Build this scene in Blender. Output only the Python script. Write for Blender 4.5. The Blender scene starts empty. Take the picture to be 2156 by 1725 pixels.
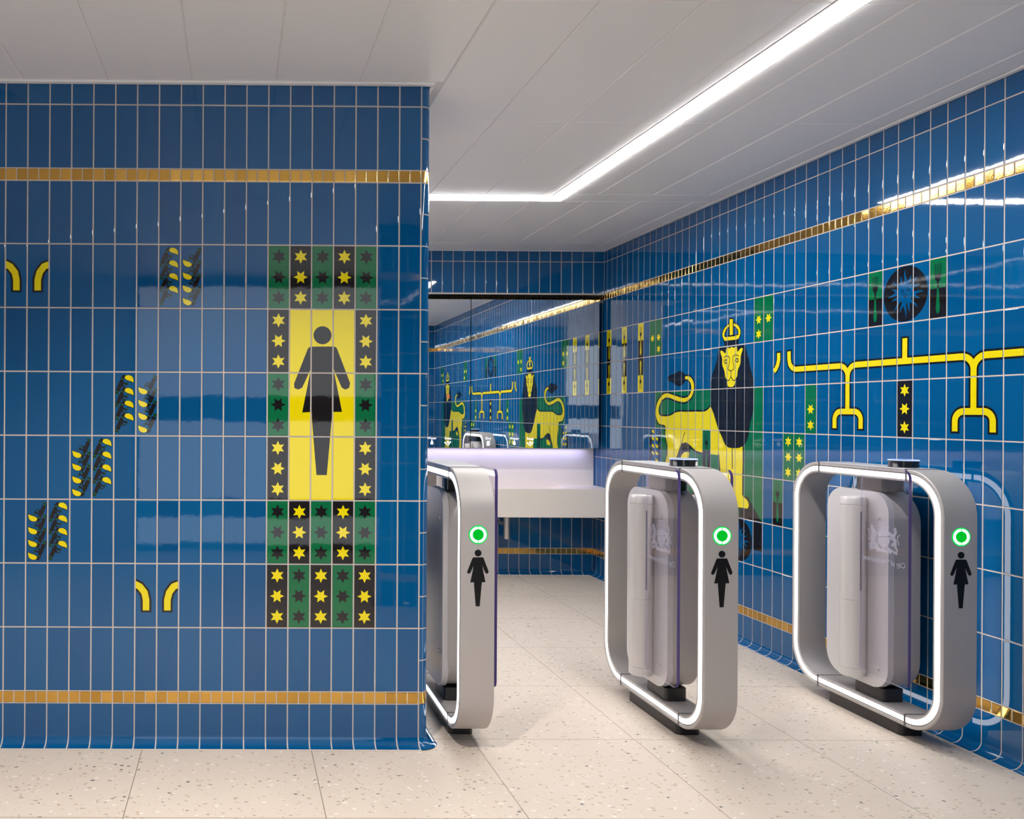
import bpy, bmesh, math, random
from mathutils import Vector, Matrix
from mathutils.geometry import tessellate_polygon
random.seed(7)
C = bpy.context.scene.collection
SC = bpy.context.scene
PI = math.pi

# ---------------------------------------------------------------- camera
H = 1.256                                   # eye height
F_PX, CX, CY, ROLL, YAW = 1774.235, 507.237, 867.555, 0.00549, 0.00479
cam_data = bpy.data.cameras.new('camera')
cam_data.sensor_fit = 'HORIZONTAL'
cam_data.sensor_width = 36.0
cam_data.lens = F_PX / 2156 * 36.0
cam_data.shift_x = (1078.0 - CX) / 2156
cam_data.shift_y = (CY - 862.5) / 2156
cam_data.clip_start = 0.02
cam_data.clip_end = 60
cam = bpy.data.objects.new('camera', cam_data)
C.objects.link(cam)
ex = Vector((math.cos(YAW), -math.sin(YAW), 0))
fw = Vector((math.sin(YAW), math.cos(YAW), 0))
up = Vector((0, 0, 1))
rr = ex * math.cos(ROLL) + up * math.sin(ROLL)
uu = -ex * math.sin(ROLL) + up * math.cos(ROLL)
m3 = Matrix((rr, uu, -fw)).transposed()
cam.matrix_world = Matrix.Translation((0, 0, H)) @ m3.to_4x4()
SC.camera = cam

# ---------------------------------------------------------------- world, exposure
w = bpy.data.worlds.new('world')
SC.world = w
w.use_nodes = True
w.node_tree.nodes['Background'].inputs[0].default_value = (0.8, 0.82, 0.85, 1)
w.node_tree.nodes['Background'].inputs[1].default_value = 0.02
SC.view_settings.view_transform = 'Standard'
SC.view_settings.look = 'None'
SC.view_settings.gamma = 1.0
SC.view_settings.use_curve_mapping = False
SC.view_settings.exposure = 0.0
SC.cycles.max_bounces = 10
SC.cycles.glossy_bounces = 6
SC.cycles.transmission_bounces = 8
SC.cycles.transparent_max_bounces = 12
SC.cycles.use_denoising = True
SC.cycles.caustics_reflective = False
SC.cycles.caustics_refractive = False
SC.cycles.sample_clamp_indirect = 6.0

# strengths of the room's lamps and of the added lights
LED_CEIL = 57.0
LED_GATE = 5.0
LED_MIRROR = 13.0
DOWNLIGHT_W = 24.0                          # round lobby downlights
PANEL_GLOW = 1.7                              # unseen glowing panel added behind the camera for the wall reflections

# ---------------------------------------------------------------- key sizes
XR, YF, YB, YD = 2.7845, 3.168, 6.384, 6.572     # right wall, pier face, bulkhead face, deep back wall
ZC = 2.489                                       # ceiling
XP = 0.722                                       # side face of the pier
XN, YN = 0.93, 0.86                              # nib wall beside the camera
XL, YL = -2.30, -1.35                            # lobby limits
TW, TH = 0.08219, 0.24
SR0 = 6.33688                                    # right wall: depth of grout line 0
XF0 = -0.87246                                   # pier face: x of grout line 0
ROWS = [0.159, 0.204, 0.444, 0.684, 0.924, 1.164, 1.404, 1.644, 1.884, 2.122, 2.168, 2.408, ZC]
GAP = 0.0046
YPB = 3.80                                       # rear of the pier

# ================================================================= materials
MATS = {}
def new_mat(name):
    m = bpy.data.materials.new(name); m.use_nodes = True
    nt = m.node_tree; b = nt.nodes['Principled BSDF']
    return m, nt, b
def P(name, col, rough=0.5, metal=0.0, spec=0.5, coat=0.0, **kw):
    if name in MATS: return MATS[name]
    m, nt, b = new_mat(name)
    b.inputs['Base Color'].default_value = (*col, 1)
    b.inputs['Roughness'].default_value = rough
    b.inputs['Metallic'].default_value = metal
    b.inputs['Specular IOR Level'].default_value = spec
    b.inputs['Coat Weight'].default_value = coat
    if kw.get('noise'):
        n = nt.nodes.new('ShaderNodeTexNoise'); n.inputs['Scale'].default_value = kw['noise']; n.inputs['Detail'].default_value = 4
        tc = nt.nodes.new('ShaderNodeTexCoord'); nt.links.new(tc.outputs['Object'], n.inputs['Vector'])
        bp = nt.nodes.new('ShaderNodeBump'); bp.inputs['Strength'].default_value = kw.get('bump', 0.1); bp.inputs['Distance'].default_value = 0.001
        nt.links.new(n.outputs['Fac'], bp.inputs['Height']); nt.links.new(bp.outputs['Normal'], b.inputs['Normal'])
        if kw.get('vary'):
            mx = nt.nodes.new('ShaderNodeMapRange'); mx.inputs['To Min'].default_value = rough - kw['vary']; mx.inputs['To Max'].default_value = rough + kw['vary']
            nt.links.new(n.outputs['Fac'], mx.inputs['Value']); nt.links.new(mx.outputs['Result'], b.inputs['Roughness'])
    MATS[name] = m
    return m
def EM(name, col, strength):
    if name in MATS: return MATS[name]
    m = bpy.data.materials.new(name); m.use_nodes = True; nt = m.node_tree
    nt.nodes.remove(nt.nodes['Principled BSDF'])
    e = nt.nodes.new('ShaderNodeEmission'); e.inputs[0].default_value = (*col, 1); e.inputs[1].default_value = strength
    nt.links.new(e.outputs[0], nt.nodes['Material Output'].inputs[0])
    MATS[name] = m
    return m
def glaze(name, c0, c1, rough=0.03):
    """glossy ceramic glaze: colour drifts a little from tile to tile, the surface ripples slightly"""
    m, nt, b = new_mat(name)
    at = nt.nodes.new('ShaderNodeAttribute'); at.attribute_name = 'tv'
    tc = nt.nodes.new('ShaderNodeTexCoord')
    mx = nt.nodes.new('ShaderNodeMix'); mx.data_type = 'RGBA'
    mx.inputs['A'].default_value = (*c0, 1); mx.inputs['B'].default_value = (*c1, 1)
    nt.links.new(at.outputs['Fac'], mx.inputs['Factor'])
    nt.links.new(mx.outputs['Result'], b.inputs['Base Color'])
    b.inputs['Roughness'].default_value = rough
    b.inputs['Specular IOR Level'].default_value = 0.55
    n = nt.nodes.new('ShaderNodeTexNoise'); n.inputs['Scale'].default_value = 55; n.inputs['Detail'].default_value = 1
    n2 = nt.nodes.new('ShaderNodeTexNoise'); n2.inputs['Scale'].default_value = 7; n2.inputs['Detail'].default_value = 1
    nt.links.new(tc.outputs['Object'], n.inputs['Vector']); nt.links.new(tc.outputs['Object'], n2.inputs['Vector'])
    b1 = nt.nodes.new('ShaderNodeBump'); b1.inputs['Strength'].default_value = 0.10; b1.inputs['Distance'].default_value = 0.0003
    b2 = nt.nodes.new('ShaderNodeBump'); b2.inputs['Strength'].default_value = 0.10; b2.inputs['Distance'].default_value = 0.002
    nt.links.new(n.outputs['Fac'], b1.inputs['Height']); nt.links.new(n2.outputs['Fac'], b2.inputs['Height'])
    nt.links.new(b1.outputs['Normal'], b2.inputs['Normal']); nt.links.new(b2.outputs['Normal'], b.inputs['Normal'])
    MATS[name] = m
    return m
M_BLUE = glaze('blue_glaze', (0.0, 0.072, 0.215), (0.001, 0.094, 0.260))
M_YEL = glaze('yellow_glaze', (0.79, 0.66, 0.0), (0.79, 0.66, 0.0), 0.035)
M_BLK = glaze('black_glaze', (0.008, 0.007, 0.008), (0.010, 0.009, 0.011), 0.03)
M_GRN = glaze('green_glaze', (0.0, 0.120, 0.040), (0.004, 0.150, 0.055), 0.03)
def gold_mat():
    m, nt, b = new_mat('gold_mosaic')
    at = nt.nodes.new('ShaderNodeAttribute'); at.attribute_name = 'tv'
    mx = nt.nodes.new('ShaderNodeMix'); mx.data_type = 'RGBA'
    mx.inputs['A'].default_value = (0.52, 0.30, 0.065, 1); mx.inputs['B'].default_value = (0.68, 0.40, 0.095, 1)
    nt.links.new(at.outputs['Fac'], mx.inputs['Factor']); nt.links.new(mx.outputs['Result'], b.inputs['Base Color'])
    b.inputs['Metallic'].default_value = 1.0; b.inputs['Roughness'].default_value = 0.08
    tc = nt.nodes.new('ShaderNodeTexCoord'); n = nt.nodes.new('ShaderNodeTexNoise'); n.inputs['Scale'].default_value = 170; n.inputs['Detail'].default_value = 3
    nt.links.new(tc.outputs['Object'], n.inputs['Vector'])
    bp = nt.nodes.new('ShaderNodeBump'); bp.inputs['Strength'].default_value = 0.3; bp.inputs['Distance'].default_value = 0.0005
    nt.links.new(n.outputs['Fac'], bp.inputs['Height']); nt.links.new(bp.outputs['Normal'], b.inputs['Normal'])
    return m
M_GOLD = gold_mat()
M_GROUT = P('grout', (0.56, 0.49, 0.43), 0.85, noise=220, bump=0.2)
M_CEIL = P('ceiling_metal_panel', (0.95, 0.925, 0.895), 0.32, spec=0.6)
M_CEILGAP = P('ceiling_shadow_gap', (0.72, 0.70, 0.68), 0.8)
M_SATIN = P('satin_silver_paint', (0.475, 0.445, 0.43), 0.42, metal=0.2, noise=900, bump=0.03)
M_PANEL = P('pale_silver_panel', (0.68, 0.66, 0.67), 0.32, metal=0.25)
M_POST = P('post_silver', (0.66, 0.63, 0.62), 0.34, metal=0.15)
M_DARK = P('black_plastic', (0.022, 0.020, 0.021), 0.35)
M_BLKG = P('gloss_black_plastic', (0.012, 0.012, 0.013), 0.06, coat=0.5)
M_SEAM = P('grey_joint', (0.13, 0.12, 0.125), 0.4, metal=0.4)
M_LINE = P('dark_gasket', (0.10, 0.09, 0.075), 0.5)
M_SYM = P('black_symbol', (0.006, 0.006, 0.006), 0.4, spec=0.3)
M_CHROME = P('brushed_steel', (0.60, 0.56, 0.52), 0.28, metal=1.0, noise=60, bump=0.03)
M_MIRROR = P('mirror_silver', (0.90, 0.93, 0.93), 0.005, metal=1.0)
M_MEDGE = P('mirror_edge', (0.10, 0.16, 0.15), 0.2)
M_DARKBOX = P('dark_cabinet', (0.03, 0.03, 0.032), 0.6)
M_LED = EM('led_diffuser', (1.0, 0.985, 0.97), LED_CEIL)
M_LEDG = EM('gate_led_diffuser', (1.0, 0.985, 0.965), LED_GATE)
M_LEDM = EM('mirror_led', (0.55, 0.57, 1.0), LED_MIRROR)
M_PANELGLOW = EM('added_panel_glow', (0.92, 0.95, 1.0), PANEL_GLOW)  # emission of the made-up panel behind the camera
M_ICON = EM('icon_light', (0.93, 0.95, 1.0), 1.6)
M_GRING = EM('green_ring_core', (0.72, 1.0, 0.78), 5.0)
M_GHALO = EM('green_ring_edge', (0.0, 0.80, 0.09), 1.0)
M_GMID = EM('green_button', (0.0, 0.62, 0.03), 0.85)
M_BLUERING = EM('sensor_ring_light', (0.45, 0.55, 1.0), 1.6)
M_PALE = P('pale_lobby_wall', (0.80, 0.80, 0.82), 0.6)
M_ORANGE = P('orange_notice', (0.80, 0.22, 0.05), 0.5)
def etch_mat():
    m, nt, b_ = new_mat('etched_frost')
    b_.inputs['Base Color'].default_value = (0.60, 0.57, 0.72, 1); b_.inputs['Roughness'].default_value = 0.7
    b_.inputs['Alpha'].default_value = 0.36
    return m
M_ETCH = etch_mat()
M_DISC = P('grey_plastic', (0.55, 0.54, 0.57), 0.5)

def glass_mat():
    m = bpy.data.materials.new('clear_acrylic'); m.use_nodes = True; nt = m.node_tree
    nt.nodes.remove(nt.nodes['Principled BSDF'])
    tr = nt.nodes.new('ShaderNodeBsdfTransparent'); tr.inputs[0].default_value = (0.955, 0.945, 0.965, 1)
    gl = nt.nodes.new('ShaderNodeBsdfGlossy'); gl.inputs['Roughness'].default_value = 0.0; gl.inputs[0].default_value = (1, 1, 1, 1)
    fr = nt.nodes.new('ShaderNodeFresnel'); fr.inputs['IOR'].default_value = 1.45
    mx = nt.nodes.new('ShaderNodeMixShader')
    ge = nt.nodes.new('ShaderNodeNewGeometry'); iv = nt.nodes.new('ShaderNodeMath'); iv.operation = 'SUBTRACT'; iv.inputs[0].default_value = 1.0
    nt.links.new(ge.outputs['Backfacing'], iv.inputs[1]); ml = nt.nodes.new('ShaderNodeMath'); ml.operation = 'MULTIPLY'
    nt.links.new(iv.outputs[0], ml.inputs[0]); nt.links.new(fr.outputs[0], ml.inputs[1]); nt.links.new(ml.outputs[0], mx.inputs[0]); nt.links.new(tr.outputs[0], mx.inputs[1]); nt.links.new(gl.outputs[0], mx.inputs[2])
    nt.links.new(mx.outputs[0], nt.nodes['Material Output'].inputs[0])
    return m
M_GLASS = glass_mat()
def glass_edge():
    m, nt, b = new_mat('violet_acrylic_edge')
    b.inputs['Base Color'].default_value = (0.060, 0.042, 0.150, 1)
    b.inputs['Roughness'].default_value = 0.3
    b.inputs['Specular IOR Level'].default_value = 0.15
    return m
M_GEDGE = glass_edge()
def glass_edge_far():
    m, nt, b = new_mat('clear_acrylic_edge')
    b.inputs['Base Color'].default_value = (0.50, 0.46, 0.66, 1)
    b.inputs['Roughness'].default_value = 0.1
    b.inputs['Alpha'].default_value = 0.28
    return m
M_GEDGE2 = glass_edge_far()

def quartz():
    m, nt, b = new_mat('cream_quartz')
    tc = nt.nodes.new('ShaderNodeTexCoord'); v = nt.nodes.new('ShaderNodeTexVoronoi'); v.inputs['Scale'].default_value = 110
    nt.links.new(tc.outputs['Object'], v.inputs['Vector'])
    lt = nt.nodes.new('ShaderNodeMath'); lt.operation = 'LESS_THAN'; lt.inputs[1].default_value = 0.13
    nt.links.new(v.outputs['Distance'], lt.inputs[0])
    mx = nt.nodes.new('ShaderNodeMix'); mx.data_type = 'RGBA'
    mx.inputs['A'].default_value = (0.85, 0.765, 0.685, 1); mx.inputs['B'].default_value = (0.62, 0.52, 0.43, 1)
    ml = nt.nodes.new('ShaderNodeMath'); ml.operation = 'MULTIPLY'; ml.inputs[1].default_value = 0.5
    nt.links.new(lt.outputs[0], ml.inputs[0]); nt.links.new(ml.outputs[0], mx.inputs['Factor'])
    nt.links.new(mx.outputs['Result'], b.inputs['Base Color'])
    b.inputs['Roughness'].default_value = 0.35
    return m
M_QUARTZ = quartz()

def terrazzo():
    m, nt, b = new_mat('terrazzo')
    N, L = nt.nodes, nt.links
    tc = N.new('ShaderNodeTexCoord')
    nz = N.new('ShaderNodeTexNoise'); nz.inputs['Scale'].default_value = 110; nz.inputs['Detail'].default_value = 1
    L.new(tc.outputs['Object'], nz.inputs['Vector'])
    off = N.new('ShaderNodeVectorMath'); off.operation = 'SCALE'; off.inputs['Scale'].default_value = 0.011
    L.new(nz.outputs['Color'], off.inputs[0])
    pos = N.new('ShaderNodeVectorMath'); pos.operation = 'ADD'
    L.new(tc.outputs['Object'], pos.inputs[0]); L.new(off.outputs[0], pos.inputs[1])
    base = N.new('ShaderNodeTexNoise'); base.inputs['Scale'].default_value = 5
    L.new(tc.outputs['Object'], base.inputs['Vector'])
    cur = N.new('ShaderNodeMix'); cur.data_type = 'RGBA'
    cur.inputs['A'].default_value = (0.625, 0.535, 0.455, 1); cur.inputs['B'].default_value = (0.675, 0.585, 0.500, 1)
    L.new(base.outputs['Fac'], cur.inputs['Factor'])
    last = cur.outputs['Result']
    #        scale, share of cells, chip radius (in cell units), colours
    for sc, share, rad, c0, c1, dz in ((120, 0.30, 0.34, (0.60, 0.44, 0.30), (0.62, 0.52, 0.42), 11), (52, 0.22, 0.30, (0.80, 0.73, 0.66), (0.76, 0.71, 0.66), 9),
                                       (70, 0.20, 0.30, (0.42, 0.27, 0.15), (0.50, 0.40, 0.28), 5), (44, 0.30, 0.27, (0.38, 0.33, 0.25), (0.50, 0.45, 0.37), 0),
                                       (48, 0.13, 0.24, (0.085, 0.095, 0.10), (0.24, 0.23, 0.21), 3)):
        ad = N.new('ShaderNodeVectorMath'); ad.operation = 'ADD'; ad.inputs[1].default_value = (dz, dz * 1.7, 0)
        L.new(pos.outputs[0], ad.inputs[0])
        v = N.new('ShaderNodeTexVoronoi'); v.inputs['Scale'].default_value = sc
        mp = N.new('ShaderNodeMapping'); mp.inputs['Scale'].default_value = (0.75, 1.25, 1)
        mp.inputs['Rotation'].default_value = (0, 0, dz * 0.13)
        L.new(ad.outputs[0], mp.inputs['Vector']); L.new(mp.outputs[0], v.inputs['Vector'])
        sp = N.new('ShaderNodeSeparateColor'); L.new(v.outputs['Color'], sp.inputs[0])
        pick = N.new('ShaderNodeMath'); pick.operation = 'LESS_THAN'; pick.inputs[1].default_value = share; L.new(sp.outputs[0], pick.inputs[0])
        rr_ = N.new('ShaderNodeMath'); rr_.operation = 'MULTIPLY_ADD'; rr_.inputs[1].default_value = rad * 0.8; rr_.inputs[2].default_value = rad * 0.35
        L.new(sp.outputs[1], rr_.inputs[0])
        near = N.new('ShaderNodeMath'); near.operation = 'LESS_THAN'; L.new(v.outputs['Distance'], near.inputs[0]); L.new(rr_.outputs[0], near.inputs[1])
        both = N.new('ShaderNodeMath'); both.operation = 'MULTIPLY'; L.new(pick.outputs[0], both.inputs[0]); L.new(near.outputs[0], both.inputs[1])
        cc = N.new('ShaderNodeMix'); cc.data_type = 'RGBA'; cc.inputs['A'].default_value = (*c0, 1); cc.inputs['B'].default_value = (*c1, 1)
        L.new(sp.outputs[2], cc.inputs['Factor'])
        mx = N.new('ShaderNodeMix'); mx.data_type = 'RGBA'; L.new(both.outputs[0], mx.inputs['Factor'])
        L.new(last, mx.inputs['A']); L.new(cc.outputs['Result'], mx.inputs['B']); last = mx.outputs['Result']
    # joints between the large slabs
    sep = N.new('ShaderNodeSeparateXYZ'); L.new(tc.outputs['Object'], sep.inputs[0])
    def joint(out, off_, pitch):
        a = N.new('ShaderNodeMath'); a.operation = 'SUBTRACT'; a.inputs[1].default_value = off_; L.new(out, a.inputs[0])
        md = N.new('ShaderNodeMath'); md.operation = 'PINGPONG'; md.inputs[1].default_value = pitch / 2; L.new(a.outputs[0], md.inputs[0])
        lt = N.new('ShaderNodeMath'); lt.operation = 'LESS_THAN'; lt.inputs[1].default_value = 0.0016; L.new(md.outputs[0], lt.inputs[0])
        return lt.outputs[0]
    jx = joint(sep.outputs[0], -0.345, 0.6285); jy = joint(sep.outputs[1], 2.606, 0.6365)
    mxx = N.new('ShaderNodeMath'); mxx.operation = 'MAXIMUM'; L.new(jx, mxx.inputs[0]); L.new(jy, mxx.inputs[1])
    fin = N.new('ShaderNodeMix'); fin.data_type = 'RGBA'; fin.inputs['B'].default_value = (0.27, 0.22, 0.17, 1)
    L.new(mxx.outputs[0], fin.inputs['Factor']); L.new(last, fin.inputs['A'])
    L.new(fin.outputs['Result'], b.inputs['Base Color'])
    b.inputs['Roughness'].default_value = 0.42
    b.inputs['Specular IOR Level'].default_value = 0.4
    return m
M_TERR = terrazzo()

# ================================================================= mesh helpers
def link(name, me, parent=None):
    o = bpy.data.objects.new(name, me); C.objects.link(o)
    if parent is not None: o.parent = parent
    return o
def obj(name, bm, mats, parent=None, smooth=False, loc=None):
    me = bpy.data.meshes.new(name); bm.to_mesh(me); bm.free()
    for m in (mats if isinstance(mats, (list, tuple)) else [mats]): me.materials.append(m)
    if smooth:
        me.polygons.foreach_set('use_smooth', [True] * len(me.polygons))
    o = link(name, me, parent)
    if smooth is True or smooth is False: pass
    if smooth: me.set_sharp_from_angle(angle=math.radians(32))
    if loc: o.location = loc
    return o
def tag(o, label=None, cat=None, group=None, kind=None):
    if label: o['label'] = label
    if cat: o['category'] = cat
    if group: o['group'] = group
    if kind: o['kind'] = kind
    return o
def thing(name, label, cat, loc=(0, 0, 0), group=None):
    o = bpy.data.objects.new(name, None); C.objects.link(o); o.location = loc; o.empty_display_size = 0.1
    return tag(o, label, cat, group)
def box(bm, x0, x1, y0, y1, z0, z1, bev=0.0, seg=2, mi=0):
    r = bmesh.ops.create_cube(bm, size=1.0)
    vs = r['verts']
    bmesh.ops.scale(bm, vec=(x1 - x0, y1 - y0, z1 - z0), verts=vs)
    bmesh.ops.translate(bm, vec=((x0 + x1) / 2, (y0 + y1) / 2, (z0 + z1) / 2), verts=vs)
    es = list({e for v in vs for e in v.link_edges}); fs = {f for v in vs for f in v.link_faces}
    for f in fs: f.material_index = mi
    if bev > 0: bmesh.ops.bevel(bm, geom=es, offset=bev, segments=seg, profile=0.5, affect='EDGES')
def boxo(name, x0, x1, y0, y1, z0, z1, mat, parent=None, bev=0.0, seg=2):
    bm = bmesh.new(); box(bm, x0, x1, y0, y1, z0, z1, bev, seg)
    return obj(name, bm, mat, parent, smooth=bev > 0)
def cyl(bm, p0, p1, r0, r1=None, n=32, cap=True):
    r1 = r0 if r1 is None else r1
    p0, p1 = Vector(p0), Vector(p1); d = (p1 - p0).normalized()
    a = d.orthogonal().normalized(); b = d.cross(a)
    rings = []
    for p, r in ((p0, r0), (p1, r1)):
        rings.append([bm.verts.new(p + a * (r * math.cos(2 * PI * i / n)) + b * (r * math.sin(2 * PI * i / n))) for i in range(n)])
    for i in range(n):
        j = (i + 1) % n; bm.faces.new((rings[0][i], rings[0][j], rings[1][j], rings[1][i]))
    if cap:
        bm.faces.new(rings[0][::-1]); bm.faces.new(rings[1])
def lathe(bm, cx, cy, prof, n=40):
    rings = []
    for r, z in prof:
        if r < 1e-6: rings.append([bm.verts.new((cx, cy, z))])
        else: rings.append([bm.verts.new((cx + r * math.cos(2 * PI * i / n), cy + r * math.sin(2 * PI * i / n), z)) for i in range(n)])
    for a, b in zip(rings, rings[1:]):
        for i in range(n):
            j = (i + 1) % n
            if len(a) == 1 and len(b) == 1: continue
            if len(a) == 1: bm.faces.new((a[0], b[j], b[i]))
            elif len(b) == 1: bm.faces.new((a[i], a[j], b[0]))
            else: bm.faces.new((a[i], a[j], b[j], b[i]))
def rrect(y0, y1, z0, z1, r, n=10):
    """rounded rectangle outline with outward normals: [(y, z, ny, nz)]"""
    out = []
    for cy, cz, a0 in ((y1 - r, z0 + r, -PI / 2), (y1 - r, z1 - r, 0), (y0 + r, z1 - r, PI / 2), (y0 + r, z0 + r, PI)):
        for i in range(n + 1):
            a = a0 + PI / 2 * i / n
            out.append((cy + r * math.cos(a), cz + r * math.sin(a), math.cos(a), math.sin(a)))
    return out
def sweep(bm, path, prof, closed_prof=True, mi=0):
    """path: [(y,z,ny,nz)] closed loop in the YZ plane; prof: [(x, depth inwards)]"""
    rings = [[bm.verts.new((x, y - ny * d, z - nz * d)) for x, d in prof] for y, z, ny, nz in path]
    n, k = len(rings), len(prof)
    for i in range(n):
        a, b = rings[i], rings[(i + 1) % n]
        for j in range(k if closed_prof else k - 1):
            f = bm.faces.new((a[j], a[(j + 1) % k], b[(j + 1) % k], b[j])); f.material_index = mi
def prism(bm, pts, x0, x1, bev=0.0, mi=0):
    """polygon pts [(y,z)] extruded from x0 to x1"""
    a = [bm.verts.new((x0, y, z)) for y, z in pts]; b = [bm.verts.new((x1, y, z)) for y, z in pts]
    n = len(pts)
    f1 = bm.faces.new(a); f2 = bm.faces.new(b[::-1]); f1.material_index = f2.material_index = mi
    side = []
    for i in range(n):
        f = bm.faces.new((a[i], b[i], b[(i + 1) % n], a[(i + 1) % n])); f.material_index = mi; side.append(f)
    if bev > 0:
        es = list(set(f1.edges) | set(f2.edges))
        bmesh.ops.bevel(bm, geom=es, offset=bev, segments=2, profile=0.5, affect='EDGES')
    return side
def fix(bm): bmesh.ops.recalc_face_normals(bm, faces=bm.faces)

# ================================================================= tiled walls
class Wall:
    """a tiled plane: origin, in-plane direction S (metres), height z, normal N towards the room"""
    def __init__(self, o, s, n, seed):
        self.o, self.s, self.n = Vector(o), Vector(s), Vector(n)
        self.rng = random.Random(seed); self.tilt = {}
        self.V, self.Fc, self.mi, self.tv = [], [], [], []
    def pt(self, s, z, d): return self.o + self.s * s + Vector((0, 0, z)) + self.n * d
    def face(self, pts, mi, tv):
        i = len(self.V); self.V += [tuple(p) for p in pts]; self.Fc.append(tuple(range(i, i + len(pts)))); self.mi.append(mi); self.tv.append(tv)
    def quad(self, a, b, c, d, mi, tv): self.face((a, b, c, d), mi, tv)
    def plane(self, key, s, z):
        t = self.tilt.get(key)
        return 0.0 if t is None else t[2] * (s - t[0]) + t[3] * (z - t[1])
    def tile(self, key, s0, s1, z0, z1, mi, gap=GAP, tilt=0.0016, tv=None):
        g = gap / 2; s0 += g; s1 -= g; z0 += g; z1 -= g
        r = self.rng
        self.tilt[key] = ((s0 + s1) / 2, (z0 + z1) / 2, r.gauss(0, tilt), r.gauss(0, tilt * 0.5), s0, s1, z0, z1)
        tv = r.random() if tv is None else tv
        rings = []
        for ins, d in ((0.0, -0.0016), (0.0004, -0.0007), (0.0011, -0.0002), (0.0021, 0.0)):
            rings.append([self.pt(s, z, d + self.plane(key, s, z)) for s, z in ((s0 + ins, z0 + ins), (s1 - ins, z0 + ins), (s1 - ins, z1 - ins), (s0 + ins, z1 - ins))])
        for a, b in zip(rings, rings[1:]):
            for i in range(4):
                j = (i + 1) % 4; self.quad(a[i], a[j], b[j], b[i], mi, tv)
        self.quad(*rings[-1], mi, tv)
        return tv
    def grout(self, s0, s1, z0, z1, mi=1, d=-0.0011):
        self.quad(self.pt(s0, z0, d), self.pt(s1, z0, d), self.pt(s1, z1, d), self.pt(s0, z1, d), mi, 0)
    def cove(self, s0, s1, mi, tv, d=0.0, gap=GAP):
        prof = [(0.0, 0.157)] + [(0.0, 0.10), (0.0, 0.060)] + [(0.036 * (1 - math.cos(a)), 0.0405 - 0.036 * math.sin(a)) for a in [PI / 2 * i / 8 for i in range(9)]] + [(0.040, 0.0035)]
        for (d0, z0), (d1, z1) in zip(prof, prof[1:]):
            self.quad(self.pt(s0 + gap / 2, z0, d0 + d), self.pt(s1 - gap / 2, z0, d0 + d), self.pt(s1 - gap / 2, z1, d1 + d), self.pt(s0 + gap / 2, z1, d1 + d), mi, tv)
    def build(self, name, mats, parent=None):
        me = bpy.data.meshes.new(name); me.from_pydata(self.V, [], self.Fc)
        for m in mats: me.materials.append(m)
        me.polygons.foreach_set('material_index', self.mi)
        a = me.attributes.new('tv', 'FLOAT', 'FACE'); a.data.foreach_set('value', self.tv)
        bm = bmesh.new(); bm.from_mesh(me)
        # turn every face towards the room
        bad = [f for f in bm.faces if f.normal.dot(self.n) < -0.02 or (abs(f.normal.dot(self.n)) <= 0.02 and False)]
        if bad: bmesh.ops.reverse_faces(bm, faces=bad)
        bm.to_mesh(me); bm.free()
        return link(name, me, parent)

def std_wall(W, n0, n1, w=TW, base=True, zmax=ZC, rows=ROWS, gold=True, s_of=None):
    """columns n0..n1 of the standard pattern"""
    s_of = s_of or (lambda n: n * w)
    for n in range(n0, n1):
        s0, s1 = s_of(n), s_of(n + 1)
        for k in range(len(rows) - 1):
            z0, z1 = rows[k], rows[k + 1]
            if z0 >= zmax - 1e-6: break
            z1 = min(z1, zmax)
            if abs((z1 - z0) - 0.0455) < 0.003:
                sm = (s0 + s1) / 2
                for h, (a, b) in enumerate(((s0, sm), (sm, s1))):
                    W.tile((n, k, h), a, b, z0, z1, 2, gap=0.0034, tilt=0.012)
            else:
                W.tile((n, k), s0, s1, z0, z1, 0)
        if base: W.cove(s0, s1, 0, W.rng.random())
    ex_ = 0.004 if W is globals().get('WF') else 0.0
    W.grout(s_of(n0), s_of(n1) + ex_, rows[0] - 0.01, zmax)
    if base:
        W.cove(s_of(n0), s_of(n1) + ex_, 1, 0, d=-0.0009, gap=0.0)
        a_, b_ = s_of(n0), s_of(n1) + ex_
        W.quad(W.pt(a_, 0.0036, 0.0395), W.pt(b_, 0.0036, 0.0395), W.pt(b_, 0.0006, 0.0435), W.pt(a_, 0.0006, 0.0435), 1, 0)
WM = [M_BLUE, M_GROUT, M_GOLD]

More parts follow.
